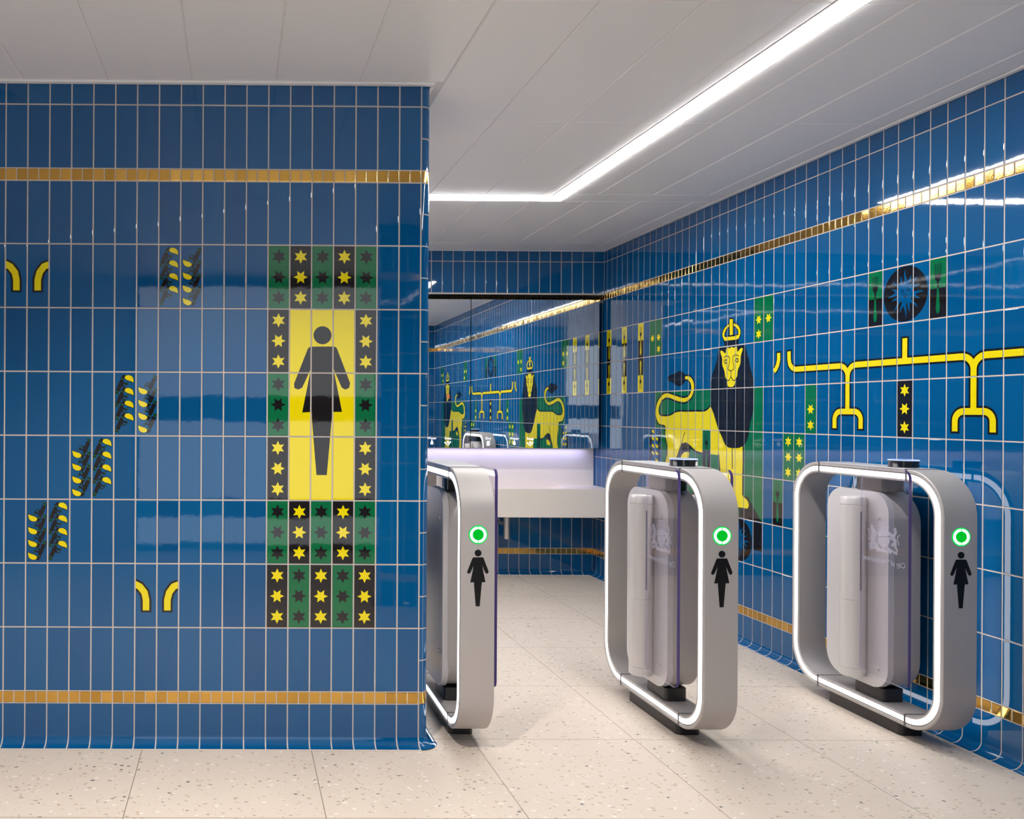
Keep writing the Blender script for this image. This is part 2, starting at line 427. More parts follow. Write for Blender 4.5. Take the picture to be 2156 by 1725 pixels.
# ---- painting on the tiles: polygons clipped tile by tile, laid on the glaze
class Art:
    def __init__(self, W, lim=None): self.W = W; self.lim = lim; self.layer = 0; self.V, self.F, self.mi = [], [], []
    def clip(self, tri, s0, s1, z0, z1):
        p = tri
        for ax, lim, sg in ((0, s0, 1), (0, s1, -1), (1, z0, 1), (1, z1, -1)):
            q = []
            for i in range(len(p)):
                a, b = p[i], p[(i + 1) % len(p)]
                da, db = (a[ax] - lim) * sg, (b[ax] - lim) * sg
                if da >= 0: q.append(a)
                if (da >= 0) != (db >= 0):
                    t = da / (da - db); q.append((a[0] + (b[0] - a[0]) * t, a[1] + (b[1] - a[1]) * t))
            p = q
            if len(p) < 3: return None
        return p
    def poly(self, pts, mi):
        self.layer += 1
        d = 0.00005 + 0.00003 * self.layer
        tris = tessellate_polygon([[Vector((x, y, 0)) for x, y in pts]])
        T = [[pts[i] for i in t] for t in tris]
        xs = [p[0] for p in pts]; zs = [p[1] for p in pts]
        for key, t in self.W.tilt.items():
            if self.lim and ((t[4] + t[5]) / 2 < self.lim[0] or (t[4] + t[5]) / 2 > self.lim[1]): continue
            if t[5] < min(xs) or t[4] > max(xs) or t[7] < min(zs) or t[6] > max(zs): continue
            for tr in T:
                c = self.clip(tr, t[4] + 0.0006, t[5] - 0.0006, t[6] + 0.0006, t[7] - 0.0006)
                if not c: continue
                area = sum(c[i][0] * c[(i + 1) % len(c)][1] - c[(i + 1) % len(c)][0] * c[i][1] for i in range(len(c))) / 2
                if abs(area) < 1e-8: continue
                i0 = len(self.V); self.V += [tuple(self.W.pt(s, z, d + self.W.plane(key, s, z))) for s, z in c]
                self.F.append(tuple(range(i0, i0 + len(c)))); self.mi.append(mi)
    def rect(self, s0, s1, z0, z1, mi): self.poly([(s0, z0), (s1, z0), (s1, z1), (s0, z1)], mi)
    def stroke(self, pts, wd, mi, cap=False):
        """a ribbon of width wd along the polyline"""
        L_, R_ = [], []
        n = len(pts); closed = pts[0] == pts[-1]
        for i, p in enumerate(pts):
            a = pts[i - 1] if i > 0 else (pts[-2] if closed else None)
            b = pts[i + 1] if i < n - 1 else (pts[1] if closed else None)
            def nrm(u, v):
                dx, dy = v[0] - u[0], v[1] - u[1]; l = math.hypot(dx, dy) or 1e-9; return (-dy / l, dx / l)
            if a is None: nx, ny = nrm(p, b); k = 1
            elif b is None: nx, ny = nrm(a, p); k = 1
            else:
                n1, n2 = nrm(a, p), nrm(p, b); nx, ny = n1[0] + n2[0], n1[1] + n2[1]; l = math.hypot(nx, ny) or 1e-9
                nx, ny = nx / l, ny / l; k = min(1.6, 1 / max(0.3, nx * n1[0] + ny * n1[1]))
            L_.append((p[0] + nx * wd / 2 * k, p[1] + ny * wd / 2 * k)); R_.append((p[0] - nx * wd / 2 * k, p[1] - ny * wd / 2 * k))
        for i in range(n - 1):
            self.poly([R_[i], R_[i + 1], L_[i + 1], L_[i]], mi); self.layer -= 1
        self.layer += 1
    def star(self, s, z, r, rot, mi, inner=0.50):
        pts = []
        for i in range(12):
            a = PI / 2 + rot + PI * i / 6; rad = r if i % 2 == 0 else r * inner
            pts.append((s + rad * math.cos(a), z + rad * math.sin(a)))
        self.poly(pts, mi)
    def disc(self, s, z, r, mi, n=64): self.poly([(s + r * math.cos(2 * PI * i / n), z + r * math.sin(2 * PI * i / n)) for i in range(n)], mi)
    def build(self, name, parent, label=None):
        me = bpy.data.meshes.new(name); me.from_pydata(self.V, [], self.F)
        for m in (M_YEL, M_BLK, M_GRN, M_BLUE): me.materials.append(m)
        me.polygons.foreach_set('material_index', self.mi)
        a = me.attributes.new('tv', 'FLOAT', 'FACE'); a.data.foreach_set('value', [0.5] * len(self.F))
        bm = bmesh.new(); bm.from_mesh(me)
        bad = [f for f in bm.faces if f.normal.dot(self.W.n) < 0]
        if bad: bmesh.ops.reverse_faces(bm, faces=bad)
        bm.to_mesh(me); bm.free()
        o = link(name, me, parent)
        if label: o['label'] = label
        return o
YE, BK, GN, BL = 0, 1, 2, 3
ROWZ = lambda k: 1.884 - TH * k                    # top of mural row k
def pr(a, f=1000.0): return [(a[i] / f, a[i + 1] / f) for i in range(0, len(a), 2)]
def sh(p, ds, dz=0.0): return [(x + ds, z + dz) for x, z in p]

def stars(A, col, row, bg, st, which=(0, 1, 2), r=None):
    s = (col + 0.5) * TW; top = ROWZ(row)
    A.rect(col * TW, (col + 1) * TW, top - TH, top, bg)
    for k in which:
        z = top - TH * (0.178 + 0.322 * k)
        A.star(s, z, r or (0.0268 if st == YE else 0.0285), PI / 6 if k == 1 else 0, st)
def forktile(A, col, row, c_top, c_bot, flip=False):
    s = (col + 0.5) * TW; top = ROWZ(row); W_ = TW
    f = (lambda v: top - TH * (1 - v)) if flip else (lambda v: top - TH * v)
    A.rect(col * TW, (col + 1) * TW, top - TH, top, c_bot if not flip else c_bot)
    ys = sorted((f(0), f(0.5))); A.rect(col * TW, (col + 1) * TW, ys[0], ys[1], c_top)
    for t in (-0.165, -0.055, 0.055, 0.165):
        a, b = sorted((f(0.09), f(0.28))); A.rect(s + (t - 0.019) * W_, s + (t + 0.019) * W_, a, b, c_bot); A.layer -= 1
    A.layer += 1
    A.poly([(s - .185 * W_, f(.27)), (s + .185 * W_, f(.27)), (s + .17 * W_, f(.345)), (s + .06 * W_, f(.395)), (s + .05 * W_, f(.5)), (s - .05 * W_, f(.5)), (s - .06 * W_, f(.395)), (s - .17 * W_, f(.345))], c_bot)
    A.poly([(s - .05 * W_, f(.5)), (s + .05 * W_, f(.5)), (s + .115 * W_, f(.82)), (s + .105 * W_, f(.875)), (s + .05 * W_, f(.915)), (s, f(.925)), (s - .05 * W_, f(.915)), (s - .105 * W_, f(.875)), (s - .115 * W_, f(.82))], c_top)
def people(A, col, row, rot):
    """four small figures with yellow umbrellas in one tile"""
    PER = ART['per']
    cs, cz = (col + 0.5) * TW, ROWZ(row) - TH / 2
    for k in range(4):
        base_l = A.layer
        for key, mi in (('k2', BK), ('k3', BK), ('k4', BK), ('k5', BK), ('k6', BK), ('k1', BK), ('y', YE), ('g1', GN), ('g2', GN), ('g3', GN), ('g4', GN), ('g5', GN), ('g6', GN)):
            A.layer = base_l + (0 if mi == BK and key != 'k1' else (1 if key == 'k1' else 2))
            pts = [(x / 10000 - TW / 2 , z / 10000 - 0.048 * k + TH / 2) for x, z in zip(PER[key][::2], PER[key][1::2])]
            if rot: pts = [(-x, -z) for x, z in pts]
            A.poly([(cs + x, cz + z) for x, z in pts], mi)
        A.layer = base_l
    A.layer += 4

def woman(prefix_s, prefix_z, scale):
    """outline of the woman symbol: body polygon and head circle, from the tiled sign"""
    b = pr(ART['wb']); hx, hz = ART['wh'][0] / 1000, ART['wh'][1] / 1000
    return [((x - hx) * scale + prefix_s, (z - hz) * scale + prefix_z) for x, z in b]

# ================================================================= floor and ceiling
bm = bmesh.new(); box(bm, XL - 0.1, XR + 0.1, YL - 0.1, YD + 0.1, -0.08, 0.0)
tag(obj('floor', bm, M_TERR), 'cream terrazzo floor of large speckled slabs with thin joints', kind='structure')

bm = bmesh.new()
def cpanel(x0, x1, y0, y1, z=ZC):
    g, b_, d = 0.0009, 0.0045, 0.0035
    x0 += g; x1 -= g; y0 += g; y1 -= g
    o_ = [bm.verts.new(p) for p in ((x0, y0, z + d), (x1, y0, z + d), (x1, y1, z + d), (x0, y1, z + d))]
    i_ = [bm.verts.new(p) for p in ((x0 + b_, y0 + b_, z), (x1 - b_, y0 + b_, z), (x1 - b_, y1 - b_, z), (x0 + b_, y1 - b_, z))]
    for k in range(4):
        j = (k + 1) % 4; bm.faces.new((o_[k], o_[j], i_[j], i_[k]))
    bm.faces.new(i_)
seamx = [0.766 + 0.3135 * k for k in range(-10, 7)]
LX0, LX1, LY0, LY1 = 1.790, 1.868, 4.770, 4.866       # the light channel
xs_all = [XL] + [x for x in seamx if x > XL + 0.02] + [XR - 0.030]
ysegs = [(YL, -0.62), (-0.62, 0.42), (0.42, 1.46), (1.46, 2.51), (2.51, 3.557), (3.557, 4.727), (LY1 + 0.012, 6.088), (6.088, YB - 0.008)]
for (y0, y1) in ysegs:
    for x0, x1 in zip(xs_all, xs_all[1:]):
        if x1 - x0 < 0.02: continue
        if y1 <= 4.75:
            if x0 < LX0 < x1:                          # panel cut by the light channel
                cpanel(x0, LX0 - 0.012, y0, y1)
                if x1 - LX1 > 0.03: cpanel(LX1 + 0.012, x1, y0, y1)
                continue
            if x0 < LX1 < x1:
                cpanel(LX1 + 0.012, x1, y0, y1); continue
        if y0 < YF - 0.03 < y1 and x1 < XP + 0.06:     # stops at the pier
            cpanel(x0, x1, y0, YF - 0.031); continue
        if y0 < YPB < y1 + 0.05 and x1 < XP + 0.06: cpanel(x0, x1, YPB, y1); continue
        cpanel(x0, x1, y0, y1)
# between the cross channel and its trims
for (x0, x1, y0, y1) in ((XL, LX0 - 0.012, 4.729, LY0 - 0.002), (LX1 + 0.012, XR - 0.03, 4.729, LY1 + 0.010)):
    cpanel(x0, x1, y0, y1)
fix(bm)
for f in bm.faces:
    if f.normal.z > 0: f.normal_flip()
box(bm, XL - 0.1, XR + 0.1, YL - 0.1, LY0, ZC + 0.004, ZC + 0.06, mi=1)
box(bm, XL - 0.1, XR + 0.1, LY0, YD + 0.1, ZC + 0.004, ZC + 0.06, mi=1)
ceiling = tag(obj('ceiling', bm, [M_CEIL, M_CEILGAP]), 'pale grey ceiling of long flat metal panels with fine seams', kind='structure')
def trimo(n, *a):
    return tag(boxo('trim_%d' % n, *a, M_CEIL, bev=0.002), kind='structure')
trimo(1, XL, XP + 0.012, YF - 0.029, YF - 0.001, ZC - 0.006, ZC + 0.004)
trimo(2, XR - 0.0285, XR - 0.001, YN + 0.01, YB - 0.001, ZC - 0.004, ZC + 0.0035)
trimo(3, XP + 0.002, XP + 0.014, YF + 0.01, YPB, ZC - 0.006, ZC + 0.004)
trimo(4, XL + 0.02, XR - 0.03, YB - 0.012, YB - 0.001, ZC - 0.003, ZC + 0.004)

# linear light
t = thing('linear_light', 'slim white linear light recessed in the ceiling, turning a right angle', 'ceiling light', ((LX0 + LX1) / 2, LY0, ZC))
def rel(o, t):
    o.location = Vector(o.location) - Vector(t.location); return o
bm = bmesh.new()
XLL = XL + 0.1
pts = [(LX0 + .004, YN + 0.1), (LX1 - .004, YN + 0.1), (LX1 - .004, LY1 - .006), (XLL, LY1 - .006), (XLL, LY0 + .006), (LX0 + .004, LY0 + .006)]
v0 = [bm.verts.new((x, y, ZC + 0.002)) for x, y in pts]; v1 = [bm.verts.new((x, y, ZC - 0.005)) for x, y in pts]
bm.faces.new(v1); bm.faces.new(v0)
for i_ in range(6): bm.faces.new((v0[i_], v0[(i_ + 1) % 6], v1[(i_ + 1) % 6], v1[i_]))
fix(bm)
rel(obj('diffuser', bm, M_LED, t), t)
bm = bmesh.new()
for a in ((LX0 - .0105, LX0 + .003, YN + .09, LY0 + .005), (LX1 - .003, LX1 + .0105, YN + .09, LY1 + .0095), (XLL, LX0 + .003, LY0 - .001, LY0 + .005), (XLL, LX1 - .003, LY1 - .005, LY1 + .0095)):
    box(bm, *a, ZC - 0.001, ZC + 0.0035)
rel(obj('trim_frame', bm, M_CEIL, t), t)

# ================================================================= pier face (left of the picture)
WF = Wall((XF0, YF, 0), (1, 0, 0), (0, -1, 0), 11)
NFL = -17
std_wall(WF, NFL, 19)
pier = tag(WF.build('wall_front', WM), 'glossy blue tiled wall with a yellow and green sign of a woman', kind='structure')

# rounded corner pieces
CXC, CYC, CR_ = 0.6892 + GAP / 2, YF + 0.0335, 0.0335
class Corner(Wall):
    def pt(self, a, z, d):                            # a: angle along the quarter turn
        return Vector((CXC + (CR_ + d) * math.sin(a), CYC - (CR_ + d) * math.cos(a), z))
WC = Corner((0, 0, 0), (1, 0, 0), (1, 0, 0), 12)
def arcpiece(z0, z1, mi, tv, g=GAP / 2):
    n = 8
    for k in range(n):
        a0, a1 = PI / 2 * k / n, PI / 2 * (k + 1) / n
        WC.quad(WC.pt(a0, z0 + g, 0), WC.pt(a1, z0 + g, 0), WC.pt(a1, z1 - g, 0), WC.pt(a0, z1 - g, 0), mi, tv)
        WC.quad(WC.pt(a0, z0, -.0011), WC.pt(a1, z0, -.0011), WC.pt(a1, z1, -.0011), WC.pt(a0, z1, -.0011), 1, 0)
cz = [0.159, 0.204]
z = 0.204
while z < 2.12 - 0.01: z += 0.12 if z < 2.0 else 0.118; cz.append(min(z, 2.122))
cz += [2.168, 2.288, 2.408, ZC]
cz = sorted(set(round(v, 4) for v in cz))
for z0, z1 in zip(cz, cz[1:]):
    if z1 - z0 < 0.01: continue
    arcpiece(z0, z1, 2 if abs(z1 - z0 - 0.0455) < 0.004 else 0, random.random())
prof = [(0.0, 0.157), (0.0, 0.060)] + [(0.036 * (1 - math.cos(a)), 0.0405 - 0.036 * math.sin(a)) for a in [PI / 2 * i / 8 for i in range(9)]] + [(0.040, 0.0035)]
for (d0, z0), (d1, z1) in zip(prof, prof[1:]):
    for k in range(10):
        a0, a1 = PI / 2 * k / 10, PI / 2 * (k + 1) / 10
        WC.quad(WC.pt(a0, z0, d0), WC.pt(a1, z0, d0), WC.pt(a1, z1, d1), WC.pt(a0, z1, d1), 0, 0.6)
me = bpy.data.meshes.new('corner_tiles'); me.from_pydata(WC.V, [], WC.Fc)
for m in WM: me.materials.append(m)
me.polygons.foreach_set('material_index', WC.mi)
a = me.attributes.new('tv', 'FLOAT', 'FACE'); a.data.foreach_set('value', WC.tv)
bm = bmesh.new(); bm.from_mesh(me); bmesh.ops.remove_doubles(bm, verts=bm.verts, dist=1e-6)
for f in bm.faces:
    c = f.calc_center_median(); o_ = Vector((c.x - CXC, c.y - CYC, 0.02))
    f.normal_update()
    if f.normal.dot(o_) < 0: f.normal_flip()
    f.smooth = True
bm.to_mesh(me); bm.free()
link('corner_tiles', me, pier)

WS = Wall((XP, CYC, 0), (0, 1, 0), (1, 0, 0), 13)
nS = 7
std_wall(WS, 0, nS, w=(YPB - CYC) / nS)
side = tag(WS.build('wall_left', WM), 'glossy blue tiled side of the pier facing the gates', kind='structure')

obj_rear = bmesh.new(); box(obj_rear, XL, XP - 0.004, YF + 0.02, YPB, 0.0, ZC + 0.01)
obj('wall_core', obj_rear, M_GROUT, pier)
WPR = Wall((XL, YPB + 0.003, 0), (1, 0, 0), (0, 1, 0), 45)
std_wall(WPR, 0, 36, w=(XP - XL) / 36)
tag(WPR.build('wall_pier_rear', WM), kind='structure')
WL2 = Wall((XL, YPB, 0), (0, 1, 0), (1, 0, 0), 44)
std_wall(WL2, 0, 34, w=(YD - YPB) / 34)
tag(WL2.build('wall_rear_left', WM), kind='structure')

# ================================================================= right wall
WR = Wall((XR, SR0, 0), (0, -1, 0), (-1, 0, 0), 21)
NR0 = -3
std_wall(WR, NR0, 67, s_of=lambda n: max(n * TW, -(YD - SR0)))
right = tag(WR.build('wall_right', WM), 'long glossy blue tiled wall painted with a crowned lion and yellow pipes', kind='structure')

# deep back wall below, and bulkhead above the mirror
nb = int((XR - XL) / TW)
WB = Wall((XR, YD, 0), (-1, 0, 0), (0, -1, 0), 31)
wb = TW
rows_low = [z_ for z_ in ROWS if z_ <= 2.17]
std_wall(WB, 0, nb + 1, w=wb, rows=rows_low, zmax=2.168, s_of=lambda n: min(n * wb, XR - XL))
back = tag(WB.build('wall_back', WM), 'blue tiled back wall below the basin with a gold band', kind='structure')
WU = Wall((XR, YB, 0), (-1, 0, 0), (0, -1, 0), 32)
std_wall(WU, 0, nb + 1, w=wb, base=False, rows=[2.168, 2.408, ZC], s_of=lambda n: min(n * wb, XR - XL))
upper = tag(WU.build('wall_back_upper', WM), 'blue tiled bulkhead above the mirror', kind='structure')
bm = bmesh.new(); box(bm, XL, XR, YB + 0.0015, YD - 0.001, 2.167, ZC + 0.05)
obj('soffit', bm, M_GROUT, upper)

# lobby walls around the camera
WNf = Wall((XN, YN, 0), (1, 0, 0), (0, 1, 0), 41)
nN = 22
std_wall(WNf, 0, nN, w=(XR - XN) / nN)
tag(WNf.build('wall_nib', WM), kind='structure')
WNs = Wall((XN, YN - 0.16, 0), (0, 1, 0), (-1, 0, 0), 42)
std_wall(WNs, 0, 2, w=0.08)
tag(WNs.build('wall_nib_side', WM), kind='structure')
XLR = 1.75
bm = bmesh.new(); box(bm, XN + 0.002, XR + 0.1, YN - 0.16, YN - 0.002, 0, ZC + 0.01)
tag(obj('wall_nib_rear', bm, M_PALE), kind='structure')
tag(boxo('wall_lobby_right', XLR, XLR + 0.08, YL, YN - 0.16, 0, ZC, M_PALE), kind='structure')
WL_ = Wall((XL, YL, 0), (0, 1, 0), (1, 0, 0), 43)
nl = 55
std_wall(WL_, 0, nl, w=(YF - YL) / nl)
tag(WL_.build('wall_lobby_left', WM), kind='structure')
tag(boxo('wall_lobby_back', XL, XLR, YL - 0.08, YL, 0, ZC, M_PALE), kind='structure')

# ================================================================= paintings on the pier face
ART = {"up":[1114,1497,1147,1498,1173,1492,1196,1478,1213,1459,1221,1437,1221,1412,1214,1386,1197,1363,1175,1347,1148,1335,1122,1328,1095,1326,1067,1329,1020,1335,987,1342,955,1350,
922,1357,901,1359,871,1358,846,1349,825,1339,808,1319,794,1298,791,1278,797,1263,813,1249,868,1247,906,1249,935,1252,960,1259,988,1269,1008,1274,1036,1277,1068,1278,1149,1277,
1232,1278,1315,1277,1340,1280,1361,1287,1378,1296,1392,1308],"lo":[1114,1469,1136,1467,1155,1461,1170,1448,1180,1430,1180,1409,1171,1389,1156,1375,1140,1368,1118,1364,1090,
1363,1059,1367,1019,1375,987,1381,954,1388,925,1394,900,1397,871,1396,845,1390,816,1378,790,1361,768,1339,753,1316,745,1287,743,1261,747,1236,758,1221,767,1209,781,1196,800,
1187,822,1183,859,1182,870,1177,874,1166,873,1149,871,1130,877,1106,886,1079,896,1051,899,1029,896,1001,887,977,878,954,875,935],"hind":[1010,972,1036,1006,1059,1045,1069,
1067,1083,1074],"belly":[1107,1078,1130,1076,1153,1070,1176,1061,1199,1049,1228,1035,1260,1027,1313,1022,1396,1023],"fl":[1475,1021,1484,1022,1494,946],"manel":[1397,1301,
1405,1295,1429,1261,1449,1223,1468,1188,1478,1169,1487,1158,1511,1132,1530,1103,1549,1083,1563,1075,1585,1069,1616,1068,1648,1068,1683,1072,1717,1083],"flr":[1718,1083,1719,
984,1716,911,1717,818,1728,804,1750,794,1764,783,1771,767,1768,753,1758,743,1726,744,1684,742],"hindblack":[1008,971,1036,1006,1069,1067,1083,1074,1107,1077,1130,1075,1153,
1069,1183,1054,1178,1042,1173,1024,1167,1006,1161,979],"slit":[1022,973,1044,1007,1050,1002,1045,974],"leg2":[1062,973,1070,995,1087,1009,1110,1021,1134,1024,1167,1022,1157,
979],"thigh":[1116,1143,1099,1124,1089,1100,1081,1075],"legline":[1616,1068,1617,951],"mane":[1477,1641,1471,1619,1464,1590,1452,1559,1436,1530,1418,1501,1406,1474,1398,1443,
1395,1420,1394,1401,1395,1301,1405,1295,1429,1261,1449,1223,1468,1188,1478,1169,1487,1158,1511,1132,1530,1103,1549,1083,1563,1075,1585,1069,1616,1068,1648,1068,1683,1072,1717,
1083,1736,1096,1755,1121,1768,1150,1772,1178,1780,1211,1794,1241,1802,1272,1808,1297,1811,1342,1810,1390,1809,1428,1801,1461,1790,1490,1776,1520,1765,1560,1751,1588,1737,1622,
1731,1637],"crown0":[1580,1802,1621,1800,1623,1774,1640,1772,1658,1763,1677,1749,1688,1732,1694,1714,1691,1698,1680,1682,1670,1669,1671,1646,1534,1646,1533,1668,1521,1685,
1510,1704,1509,1719,1516,1737,1533,1754,1554,1767,1579,1775],"crown1":[1578,1768,1559,1763,1540,1752,1523,1736,1515,1719,1516,1705,1526,1690,1537,1677,1646,1675,1669,1678,
1679,1690,1686,1704,1688,1717,1681,1734,1668,1750,1649,1762,1624,1767,1624,1753,1643,1746,1659,1734,1669,1718,1670,1704,1661,1698,1627,1695,1540,1698,1533,1707,1535,1721,1545,
1735,1556,1746,1578,1755],"crownh1":[1578,1747,1564,1742,1550,1728,1540,1712,1540,1707,1578,1705],"crownh2":[1624,1747,1640,1741,1657,1726,1666,1714,1666,1707,1625,1705],"crownx":[1583,
1795,1616,1793,1615,1705,1588,1704],"face":[1496,1623,1503,1624,1518,1620,1530,1612,1541,1604,1548,1607,1551,1615,1551,1625,1555,1633,1564,1637,1575,1635,1584,1630,1591,1633,
1598,1636,1607,1636,1616,1634,1625,1630,1634,1632,1644,1637,1653,1636,1656,1628,1657,1618,1660,1609,1664,1604,1670,1610,1681,1618,1695,1624,1705,1624,1710,1620,1707,1609,1696,
1591,1690,1575,1690,1558,1689,1542,1682,1527,1668,1511,1661,1493,1661,1477,1656,1466,1647,1459,1642,1455,1642,1439,1636,1426,1629,1417,1618,1412,1583,1412,1572,1417,1566,1428,
1562,1447,1559,1458,1550,1463,1543,1476,1540,1493,1533,1511,1519,1531,1513,1545,1514,1562,1514,1576,1508,1590,1499,1605,1494,1616],"fs":[[1531,1579,1540,1587,1554,1589,1572,
1587,1584,1578,1586,1565,1583,1548,1576,1531,1571,1517,1576,1509,1588,1505,1600,1501],[1673,1580,1662,1587,1650,1589,1633,1589,1619,1581,1616,1568,1619,1549,1627,1530,1629,
1518,1624,1510,1611,1505,1600,1501],[1600,1501,1600,1473,1595,1462,1582,1450,1571,1448,1562,1449],[1600,1473,1607,1461,1620,1449,1632,1448,1642,1450],[1532,1559,1537,1567,
1547,1568,1561,1565,1563,1557,1559,1549,1547,1548,1537,1551,1532,1559],[1549,1568,1549,1548],[1638,1558,1642,1565,1655,1569,1668,1566,1671,1559,1668,1551,1655,1549,1644,1551,
1638,1558],[1656,1569,1656,1549]],"tip":[906,1487,908,1498,924,1506,953,1511,981,1515,1006,1519,1030,1526,1053,1530,1069,1526,1089,1517,1112,1505,1114,1497,1114,1469,1113,
1461,1097,1449,1070,1436,1043,1431,1019,1436,998,1444,970,1456,937,1467,914,1472],"plat":[1722,808,1766,808,1782,788,1884,688,1684,687,1684,744],"plat2":[1813,679,1885,677,
1886,531,1814,530],"pipe_main":[2878,1484],"pipe_bar":[2508,1273],"pipe_leg":[2421,1186,2589,1186],"pipe_stub":[2834,1587],"hookb":[2098,1585,2099,1535,2106,1510,2123,1493,
2144,1484,2220,1486],"hooka":[2017,1583,2017,1540,2010,1515,1996,1494,1980,1482],"Y":[2359,1483,2442,1482,2475,1472,2501,1453,2507,1432,2507,1354,2517,1452,2546,1471,2582,
1481,2633,1484],"disc":[2722,1777,2954,1760,2840,1883,2839,1648],"suntips":[2835,1867,2866,1839,2901,1828,2907,1798,2930,1761,2914,1737,2900,1699,2863,1686,2838,1662,2811,
1688,2775,1698,2763,1739,2738,1762,2763,1789,2768,1827,2806,1841],"sunc":[2836,1768],"sunf":[[2812,1777,2817,1782,2824,1781,2831,1776],[2841,1776,2849,1781,2856,1780,2862,
1775],[2815,1774,2820,1774,2826,1772],[2845,1773,2851,1774,2856,1770],[2826,1766,2823,1760,2819,1757],[2830,1763,2836,1758,2841,1759],[2845,1765,2847,1760,2851,1756],[2829,
1751,2836,1752,2843,1749,2836,1748,2829,1751]],"wh":[1193,1546,1193,1580],"wb":[1150,1503,1236,1504,1244,1501,1248,1496,1298,1366,1294,1348,1279,1342,1266,1350,1235,1420,1268,
1258,1233,1258,1229,1226,1212,1020,1173,1020,1155,1226,1154,1257,1118,1255,1150,1420,1118,1349,1103,1341,1088,1347,1087,1364,1138,1495,1143,1500],"pf":[[-3,1808,19,1797,36,
1775,42,1747,42,1708],[164,1806,145,1798,129,1776,122,1748,122,1708]],"per":{"y":[391,-230,421,-150,471,-130,551,-120,631,-150,691,-200,721,-280,731,-390,631,-350,501,-310,
431,-270],"k1":[381,-230,411,-140,461,-120,551,-110,641,-130,701,-190,741,-280,751,-410,721,-400,621,-380,501,-320,421,-290],"k2":[331,-90,441,-130,391,-230,381,-300,341,-310,
341,-380,331,-440,291,-530,201,-750,171,-730,161,-790,191,-830,171,-870,21,-810,81,-690,61,-690,171,-410,261,-250,241,-200,291,-180],"k3":[341,-320,361,-390,421,-420,461,-410,
501,-380,531,-380,531,-430,501,-480,441,-490,391,-480,321,-430],"k4":[311,-440,341,-490,371,-510,421,-520,431,-550,421,-570,371,-580,321,-560,281,-520],"k5":[521,-330,531,
-340,521,-380,501,-380],"k6":[471,-480,491,-480,451,-580,421,-580,431,-560,441,-560],"g1":[281,-240,371,-260,351,-300,271,-270],"g2":[471,-430,501,-400,531,-400,521,-430,501,
-450,471,-450],"g3":[351,-520,381,-510,421,-530,401,-550,371,-550],"g4":[91,-710,111,-710,91,-770,61,-760],"g5":[131,-720,161,-730,141,-790,111,-780],"g6":[41,-800,191,-840,
181,-860,41,-820]},"crest":[[3335,772,3272,781,3274,762,3282,747,3306,731,3324,743,3334,754],[3334,794,3319,802,3270,801,3266,785,3333,775],[3329,837,3288,837,3286,828,3292,
823,3278,802,3333,799,3325,820,3331,822],[3373,820,3360,815,3355,803,3339,793,3343,773,3349,766,3351,753,3335,746,3332,736,3343,736,3353,740,3376,729,3382,737,3370,754,3377,
765,3368,786,3375,801],[3258,815,3243,823,3238,803,3248,784,3238,771,3240,750,3232,736,3234,728,3242,729,3254,751,3262,744,3270,753,3254,765,3262,770,3272,776,3270,794,3250,
799],[3378,728,3341,741,3328,732,3284,730,3284,740,3266,734,3234,727,3238,716,3264,725,3268,718,3343,717,3345,726,3376,716],[3393,801,3385,801,3376,789,3375,780,3384,764,3377,
757,3381,754,3388,759,3379,779,3381,787],[3223,800,3223,793,3233,787,3235,777,3225,762,3229,755,3236,756,3231,761,3239,780,3237,789]],"ctext":[3425,669,3182,671,3182,697]}

A = Art(WF)
YY = [[0, 1, 0, 1, 0], [1, None, None, None, 1], [0, None, None, None, 0], [1, None, None, None, 1], [0, 1, 0, 1, 0], [1, 0, 1, 0, 1]]
for r_, line in enumerate(YY):
    for c_, v in enumerate(line):
        l0 = A.layer
        if v is None: A.rect((12 + c_) * TW, (13 + c_) * TW, ROWZ(r_) - TH, ROWZ(r_), YE)
        elif v: stars(A, 12 + c_, r_, BK, YE)
        else: stars(A, 12 + c_, r_, GN, BK)
        A.layer = l0
A.layer += 5
A.poly(pr(ART['wb']), BK)
hx, hz = pr(ART['wh'])[0]; A.disc(hx, hz, 0.0338, BK)
A.build('woman_sign_tiles', pier, 'yellow tiled sign with a black woman symbol in a border of starred tiles')
for (c_, r_, rot) in ((7, 0, 0), (5, 2, 0), (3, 3, 1), (1, 4, 1)):
    A = Art(WF); people(A, c_, r_, rot); A.layer = 0; people(A, c_ + 1, r_, not rot)
    A.build('umbrella_figures', pier, 'two tiles of small dark figures with yellow umbrellas')
for dc, dr in ((0, 0), (6, 5)):
    A = Art(WF, (dc * TW, (dc + 2) * TW))
    for p in ART['pf']:
        q = sh(pr(p), dc * TW, -dr * TH)
        A.stroke(q[:-1] + [(q[-1][0], q[-1][1] - 0.0075)], 0.0405, BK)
    for p in ART['pf']:
        A.stroke(sh(pr(p), dc * TW, -dr * TH), 0.0245, YE)
    A.build('pipe_ends', pier, 'pair of short curved yellow pipe ends')

